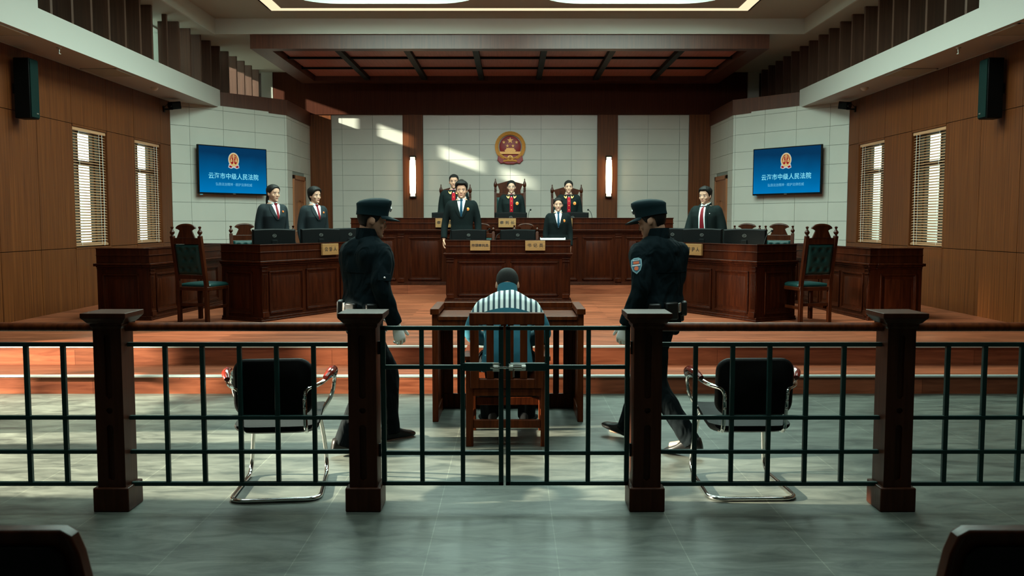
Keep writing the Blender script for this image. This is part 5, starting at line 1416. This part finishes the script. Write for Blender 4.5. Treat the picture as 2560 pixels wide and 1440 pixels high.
    def disc(s, name, x, z, r, m, m2=None, h=1.15, off=.004):
        p = s.at(x, z, off=off); b = MB(); M = Matrix.Translation(p)
        b.lathe([(r, .004), (r, -.004), (r*.8, -.007)], (0, 0, 0), 16, 0, M @ Matrix.Scale(h, 4, (0, 0, 1)), axis='y')
        o = b.build(name, m, s.root)
        if m2:
            b = MB(); b.lathe([(r*.62, -.006), (r*.62, -.009)], (0, 0, 0), 14, 0, M, axis='y'); b.build('badge_centre', m2, o)
        return o
    # ---- hair
    def hair(s, bottom, thick, name='hair', m=HAIR, rows=12, cols=56, extra=None, rough=.002):
        b = MB(); rg = []
        def P(a, z, th): return tuple(s.Mh @ hpt(a, z, th, 0))
        A = [2*PI*i/cols for i in range(cols)]
        def wrap(a): return abs((a+PI) % (2*PI)-PI)
        B = [bottom(wrap(a)) for a in A]
        rg.append([P(a, z, -.008) for a, z in zip(A, B)])
        for j in range(rows+1):
            u = j/rows; u = 1-(1-u)**1.6 if True else u
            r = []
            for i, (a, zb) in enumerate(zip(A, B)):
                z = zb+(.1155-zb)*u
                t = thick(wrap(a), z)*min(1, .55+j*.3)
                t += rough*noise.noise(Vector((a*9, z*25, 3)))
                r.append(P(a, z, t))
            rg.append(r)
        b.loft(rg); b.f.pop(-2); b.m.pop(-2)
        o = b.build(name, m, s.root, ang=80)
        if extra:
            for nm, c, r in extra:
                e = MB(); e.ellipsoid(c, r, 18, 12, M=s.Mh); e.build(nm, m, o)
        return o
def lerp_pts(P):
    def f(x):
        for (a, p), (c, q) in zip(P, P[1:]):
            if x <= c: return p+(q-p)*(x-a)/(c-a)
        return P[-1][1]
    return f
HB_SHORT = lerp_pts([(0, .068), (.55, .070), (.85, .055), (1.15, .030), (1.38, -.012), (1.62, -.018), (1.75, .020), (2.0, .0), (2.2, -.050), (3.15, -.082)])
HB_PULL = lerp_pts([(0, .074), (.5, .066), (.95, .036), (1.25, .010), (1.55, .002), (1.8, .005), (2.05, -.04), (3.15, -.065)])
HB_BOB = lerp_pts([(0, .070), (.6, .060), (.95, .030), (1.25, .0), (1.5, -.012), (1.75, -.05), (2.1, -.085), (3.15, -.095)])
def TH(top, side, zc=.05, front=1.0):
    def f(a, z):
        k = max(0, min(1, (z-zc+.03)/.06)); t = side+(top-side)*k
        if a < .7: t *= front
        return t
    return f

def cap_mb(P):
    """peaked duty cap in head space"""
    n = 40; rg = []
    def pt(a, z, th, sl=0):
        p = hpt(a, min(z, .058), th, 0); c = math.cos(a); return (p.x, p.y, z+sl*c)
    A = [2*PI*i/n for i in range(n)]
    for z, th, sl in ((.026, .006, .010), (.026, .014, .010), (.055, .0165, .010), (.085, .022, .014), (.108, .027, .020), (.122, .022, .026)):
        rg.append([pt(a, z, th, sl) for a in A])
    for k, dz in ((.86, .010), (.6, .019), (.3, .024), (.05, .025)):
        rg.append([(p[0]*k, p[1]*k+.003, .122+dz+.026*math.cos(a)*k) for p, a in zip(rg[5], A)])
    c = MB(); c.loft(rg, 0, True, P.Mh)
    o = c.build('cap', NAVYCAP, P.root, ang=50)
    v = MB(); rows = []
    for th, z0, dn in ((0, .040, 0), (.022, .037, .002), (.052, .030, .006), (.076, .024, .012)):
        rows.append([])
        for i in range(21):
            a = -1.25+2.5*i/20; p = hpt(a, .045, .012, 0); f = math.cos(a*1.22)
            fy = max(0, f)**.6
            rows[-1].append((p.x*(1+th*1.2), p.y-th*fy*1.15, z0+.002-.012*(1-math.cos(a))-.0))
    top = rows; bot = [[(x, y, z-.005) for x, y, z in r] for r in rows]
    v.loft(top, 0, False, P.Mh, closed=False); v.loft(bot, 0, False, P.Mh, closed=False)
    v.loft([top[-1], bot[-1]], 0, False, P.Mh, closed=False)
    for e in (0, 20): v.loft([[r[e] for r in top], [r[e] for r in bot]], 0, False, P.Mh, closed=False)
    v.build('cap_peak', NAVYCAP, o, ang=50)
    bd = MB(); bd.lathe([(.018, 0), (.018, -.006), (.012, -.010)], (0, 0, 0), 12, 0, P.Mh @ Matrix.Translation((0, -.110, .092)), axis='y'); bd.build('cap_badge', SILVER, o)

# ---- guards
def guard(label, loc, rz, hyaw, hpitch, pose, twist, pitch, lefty):
    P = Person(label, loc, rz, h=1.69, hyaw=hyaw, hpitch=hpitch, pose=pose, twist=twist, lean=3, sw=1.10, group='uniformed court guards')
    P.J['shL'].z -= .018; P.J['shR'].z -= .018
    P.body(curl=(28, 34, 22))
    P.legs(UNITROUSER, (.098, .076, .060), hem=.04, wr=.010)
    P.shoes(pitch=pitch)
    P.top('jacket', NAVY, hem=.985, hw=1.10, grow=.030, arm=(.072, .07, .066, .054), wr=.011, neck=1.485, cuff=.01, fwr=9)
    P.gloves()
    P.collar(NAVY, r=.068, z0=1.452, z1=1.535, drop=.012, gap=.12, name='stand_collar', th=.012)
    P.hair(HB_SHORT, TH(.010, .010), m=HAIR)
    cap_mb(P)
    P.overlay('back_yoke', [(1.235+.004*i, -.155, .155) for i in range(3)], .0035, NAVY, 14, side=1)
    # belt and the gear on it
    b = MB(); rg = []
    for (g, z) in ((.026, .962), (.036, .962), (.036, 1.015), (.026, 1.015)): rg.append(ring(P.M(z), z, .152+g, .100+g, .104+g, 36))
    rg.append(rg[0]); b.loft(rg, 0, False); belt = b.build('duty_belt', BELT, P.root, ang=50)
    def gear(nm, a, w, h, d, z, m=BELT):
        M = P.M(.95) @ Matrix.Translation((.205*math.sin(a), -.152*math.cos(a), z+.06)) @ Matrix.Rotation(a, 4, 'Z')
        q = MB(); q.box(-w/2, w/2, -d/2, d/2, -h/2, h/2, 0, M); q.build(nm, m, belt, bevel=.012)
    gear('belt_pouch', R(150), .10, .12, .05, .915); gear('belt_pouch', R(205), .085, .10, .045, .92); gear('baton_holder', R(-112 if lefty else 112), .05, .17, .05, .90); gear('holster', R(112 if lefty else -105), .085, .22, .055, .86)
    gear('belt_keeper', R(178), .035, .066, .012, .932, SILVER)
    for sx in (-1, 1):
        sh = P.J['shL' if sx > 0 else 'shR']
        e = MB(); M = Matrix.Translation((sh.x-sx*.035, sh.y+.004, sh.z+.062)) @ Matrix.Rotation(sx*R(24), 4, 'Y')
        e.box(-.058, .058, -.026, .026, -.005, .006, 0, M); ep = e.build('epaulette', NAVY, P.root, bevel=.004)
        q = MB()
        for x in (-.03, .0, .03): q.ellipsoid((x, 0, .008), (.007, .007, .003), 8, 6, M=M)
        q.build('rank_pips', SILVER, ep)
    def arm_frame(sd, u, r):
        a, e = P.J['sh'+sd], P.J['el'+sd]; sx = 1 if sd == 'L' else -1
        c = a.lerp(e, u); d = (e-a).normalized(); o = Vector((sx, .25, 0)); o = (o-d*o.dot(d)).normalized(); f = d.cross(o)
        if f.y > 0: f = -f
        return Matrix(((f.x, -o.x, -d.x, c.x+o.x*r), (f.y, -o.y, -d.y, c.y+o.y*r), (f.z, -o.z, -d.z, c.z+o.z*r), (0, 0, 0, 1)))
    if lefty:
        M = arm_frame('L', .42, .073)
        sh = [(-.036, .045), (-.015, .058), (.015, .058), (.036, .045), (.038, .0), (.028, -.035), (0, -.060), (-.028, -.035), (-.038, 0)][::-1]
        q = MB(); q.prism(sh, -.004, .006, 'y', 0, M); pa = q.build('shoulder_patch', PATCHBLUE, P.root, bevel=.002)
        q = MB(); q.prism([(x*.80, z*.80) for x, z in sh], -.0055, -.0035, 'y', 0, M); q.build('patch_field', mat('patch_dark_blue', (.03, .12, .2), rough=.6), pa, smooth=False)
        q = MB(); q.lathe([(.015, -.0045), (.015, -.0075)], (0, 0, -.02), 14, 0, M, axis='y'); q.box(-.02, .02, -.0075, -.0045, .012, .030, 0, M); q.build('patch_emblem', BADGEORANGE, pa)
        q = MB(); q.box(-.028, .028, -.0072, -.0045, -.002, .007, 0, M); q.box(-.022, .022, -.0072, -.0045, .036, .041, 0, M); q.build('patch_bands', SHIRT, pa, smooth=False)
    else:
        M = arm_frame('R', .62, .071)
        q = MB(); q.box(-.045, .045, -.004, .008, -.05, .0, 0, M); fl = q.build('sleeve_pocket_flap', NAVY, P.root, bevel=.003)
        q = MB(); q.ellipsoid((0, -.006, -.03), (.008, .004, .008), 10, 6, M=M); q.build('snap_button', SILVER, fl)
    return P
guard('person in navy cap and uniform, walking to the right behind the left gate post', (-.965, 5.97, 0), R(124), -28, 8,
      dict(elR=(-.240, -.02, 1.125), wrR=(-.228, -.125, .872), elL=(.215, -.01, 1.12), wrL=(.17, -.14, .91), hdR=(.0, -.35, -1), knL=(.092, -.215, .49), anL=(.10, -.24, .088), knR=(-.092, .03, .475), anR=(-.10, .21, .10), ftL=(.08, -1, 0), ftR=(-.08, -1, 0)), 14, (0, -8), False)
guard('person in navy cap and uniform with sleeve patch, striding left behind the right gate post', (1.05, 5.97, 0), R(-126), 32, 14,
      dict(elL=(.240, -.03, 1.125), wrL=(.236, -.14, .872), elR=(-.215, -.01, 1.12), wrR=(-.17, -.14, .91), hdL=(.0, -.35, -1), knR=(-.092, -.15, .49), anR=(-.10, -.31, .10), knL=(.092, .03, .475), anL=(.10, .28, .115), ftL=(.10, -1, 0), ftR=(-.10, -1, 0)), -24, (-10, 12), True)

# ---- seated man in the dock
P = Person('person in teal jacket with striped yoke, seated from behind, head bowed', (.005, 6.32, 0), PI, h=1.72, lean=31, hip=(0, .10, .545), hpitch=26, hs=1.05,
           pose=dict(elL=(.262, -.10, .735), elR=(-.262, -.10, .735), wrL=(.13, -.30, .66), wrR=(-.13, -.30, .66), hdL=(-.5, -1, -.15), hdR=(.5, -1, -.15), pnL=(0, 0, -1), pnR=(0, 0, -1), thL=(-1, -.3, .2), thR=(1, -.3, .2),
                     knL=(.155, -.33, .50), knR=(-.155, -.33, .50), anL=(.135, -.36, .088), anR=(-.145, -.36, .088), ftL=(.35, -1, 0), ftR=(-.35, -1, 0)))
P.J['shL'].z -= .025; P.J['shR'].z -= .025
P.J['hpL'] = Vector((.09, .08, .535)); P.J['hpR'] = Vector((-.09, .08, .535))
P.body()
P.legs(DARKTROUSER, (.092, .078, .066)); P.shoes(mat('dark_cloth_shoe', (.02, .022, .025), rough=.7))
P.top('jacket', PRISON, hem=.86, hw=1.06, grow=.026, arm=(.070, .066, .062, .054), wr=.006, neck=1.478, cuff=.02)
P.collar(TEAL, r=.069, z0=1.440, z1=1.532, drop=.03, name='jacket_collar', th=.010)
P.hair(lerp_pts([(0, .068), (.55, .070), (.85, .055), (1.15, .030), (1.38, -.012), (1.62, -.018), (1.75, .0), (1.95, -.045), (2.2, -.085), (3.15, -.105)]), TH(.006, .0065), m=THINHAIR, rough=.001)

# ---- clerk desk
def clerk_common(P, tie, badge=True):
    P.body(); P.legs(BLACKCLOTH); P.shoes()
    P.top('suit_jacket', BLACKCLOTH, hem=.78, hw=1.08, grow=.022, arm=(.062, .060, .054, .046), wr=.003, cuff=.012)
    P.suit_front(tie)
    if badge: P.disc('court_badge', .098, 1.315, .021, GOLDTAB, BADGEORANGE)
P = Person('person, young man in black suit and blue tie, standing at the clerk desk', (-.76, 14.05, STZ), 0, h=1.84, hpitch=3, pose=dict(elR=(-.25, .03, 1.115), wrR=(-.262, -.06, .87), elL=(.24, .03, 1.115), wrL=(.24, -.04, .875)))
clerk_common(P, BLUETIE); P.hair(HB_SHORT, TH(.031, .012, front=1.3))
P = Person('person, woman in black suit and blue tie, standing at the clerk desk', (.77, 14.0, STZ), 0, h=1.60, fem=1, hpitch=2)
clerk_common(P, BLUETIE); P.hair(HB_PULL, TH(.011, .009), extra=[('hair_bun', (0, .10, -.015), (.04, .03, .04))])

# ---- judges
def judge(label, loc, h, fem, hair, glasses=False, skin=None, lean=0):
    P = Person(label, loc, 0, h=h, fem=fem, skin=skin, hpitch=2, group='robed judges')
    P.body(); P.legs(BLACKCLOTH); P.shoes()
    P.top('robe', ROBECLOTH, hem=.18, hw=1.1, grow=.034, flare=.05, arm=(.070, .068, .070, .074), wr=.005, cuff=.0)
    P.overlay('red_panel', [(.60+.86*i/14, -.030, .030) for i in range(15)], .004, REDPANEL, 4)
    for i, z in enumerate((1.405, 1.325, 1.245, 1.165)):
        p = P.at(0, z, off=.006); b = MB(); b.ellipsoid(tuple(p), (.0085, .005, .0085), 10, 7); b.build('button', SHIRT if not i else GOLDTAB, P.root)
    P.collar(SHIRT, r=.060, z0=1.45, z1=1.502, drop=.036)
    for sx in (-1, 1):
        P.overlay('robe_collar', [(1.375, sx*.028, sx*.085), (1.40, sx*.022, sx*.105), (1.43, sx*.022, sx*.10), (1.452, sx*.025, sx*.085)], .010, ROBECLOTH, 4)
        P.overlay('gold_collar_tab', [(1.378, sx*.048, sx*.062), (1.395, sx*.038, sx*.078), (1.41, sx*.040, sx*.054), (1.425, sx*.036, sx*.046)], .016, GOLDTAB, 3)
        P.overlay('gold_collar_tab', [(1.395, sx*.066, sx*.080), (1.41, sx*.073, sx*.088), (1.425, sx*.082, sx*.090)], .016, GOLDTAB, 2)
    P.disc('court_badge', .105, 1.285, .027, GOLDTAB, BADGEORANGE, off=.006)
    hair(P)
    if glasses:
        b = MB()
        for sx in (-1, 1): b.tube([(sx*.031+.0185*math.cos(2*PI*i/20), -.099, .0+.0145*math.sin(2*PI*i/20)) for i in range(21)], .0012, 5, M=P.Mh); b.tube([(sx*.049, -.099, .004), (sx*.072, -.05, .004), (sx*.076, .0, .004)], .0012, 5, M=P.Mh)
        b.tube([(-.0125, -.099, .003), (0, -.101, .006), (.0125, -.099, .003)], .0012, 5, M=P.Mh)
        b.build('spectacles', SILVER, P.root)
    return P
judge('person, male judge in black robe with red front panel, left of the bench', (-.985, 15.66, .65), 1.735, 0, lambda P: P.hair(HB_SHORT, TH(.010, .006)))
judge('person, judge with glasses in black robe with red front panel, middle of the bench', (.03, 15.66, .65), 1.64, 1, lambda P: P.hair(HB_PULL, TH(.012, .010)), True)
judge('person, female judge in black robe with red front panel, right of the bench', (1.04, 15.66, .65), 1.64, 1, lambda P: P.hair(HB_PULL, TH(.012, .010)))

# ---- prosecutors and defence counsel
def prosecutor(label, loc, rz, h, hair, hyaw):
    P = Person(label, loc, rz, h=h, fem=1, hyaw=hyaw, hpitch=1, group='women in dark suits behind the prosecution desk')
    P.body(); P.legs(NAVY); P.shoes()
    P.top('suit_jacket', mat('dark_navy_suit', (.0050, .0105, .0130), rough=.8, spec=.25, bump=.06, bscale=260), hem=.78, hw=1.08, grow=.022, arm=(.062, .060, .054, .046), wr=.003, cuff=.012)
    P.suit_front(REDTIE, zv=1.24, tie_w=.022)
    P.disc('lapel_pin', .082, 1.345, .013, BADGEORANGE, GOLDTAB, off=.012)
    hair(P); return P
prosecutor('person, woman with hair falling behind her shoulder, dark suit and red tie', (-3.215, 12.02, STZ), R(44), 1.72,
           lambda P: P.hair(HB_PULL, TH(.013, .011), extra=[('long_hair', (.0, .070, -.105), (.066, .050, .135))]), 8)
prosecutor('person, woman with short swept hair, dark suit and red tie', (-2.83, 12.80, STZ), R(44), 1.715,
           lambda P: P.hair(HB_BOB, TH(.026, .016)), 10)
P = Person('person, man in open black robe with long red tie, behind the defence desk', (2.86, 12.85, STZ), R(-36), h=1.705, hyaw=-6, hpitch=3, skin=SKINF,
           pose=dict(elR=(-.25, -.02, 1.12), wrR=(-.22, -.14, .90), elL=(.245, .03, 1.115), wrL=(.24, -.04, .875)))
P.body(); P.legs(BLACKCLOTH); P.shoes()
P.top('robe', ROBECLOTH, hem=.25, hw=1.1, grow=.034, flare=.05, arm=(.072, .070, .072, .074), wr=.006, cuff=.0)
P.overlay('shirt', [(.86+(1.47-.86)*i/14, -.058+.010*(i/14), .058-.010*(i/14)) for i in range(15)], .003, SHIRT, 6)
P.overlay('tie', [(.92+(1.45-.92)*i/12, -(.046-.030*(i/12)), .046-.030*(i/12)) for i in range(13)], .009, REDTIE, 4)
for sx in (-1, 1): P.overlay('robe_facing', [(.86+(1.47-.86)*i/14, sx*(.056-.010*i/14), sx*(.098-.02*i/14)) for i in range(15)], .010, ROBECLOTH, 4)
P.collar(SHIRT, r=.064, z0=1.45, z1=1.51, drop=.036); P.collar(ROBECLOTH, r=.075, z0=1.44, z1=1.505, drop=.05, gap=.75, name='robe_collar', th=.012)
p = P.at(.115, 1.335, off=.006); b = MB(); b.ellipsoid(tuple(p), (.010, .004, .006), 8, 6); b.build('lapel_pin', SILVER, P.root)
P.hair(HB_SHORT, TH(.024, .010, front=1.2))
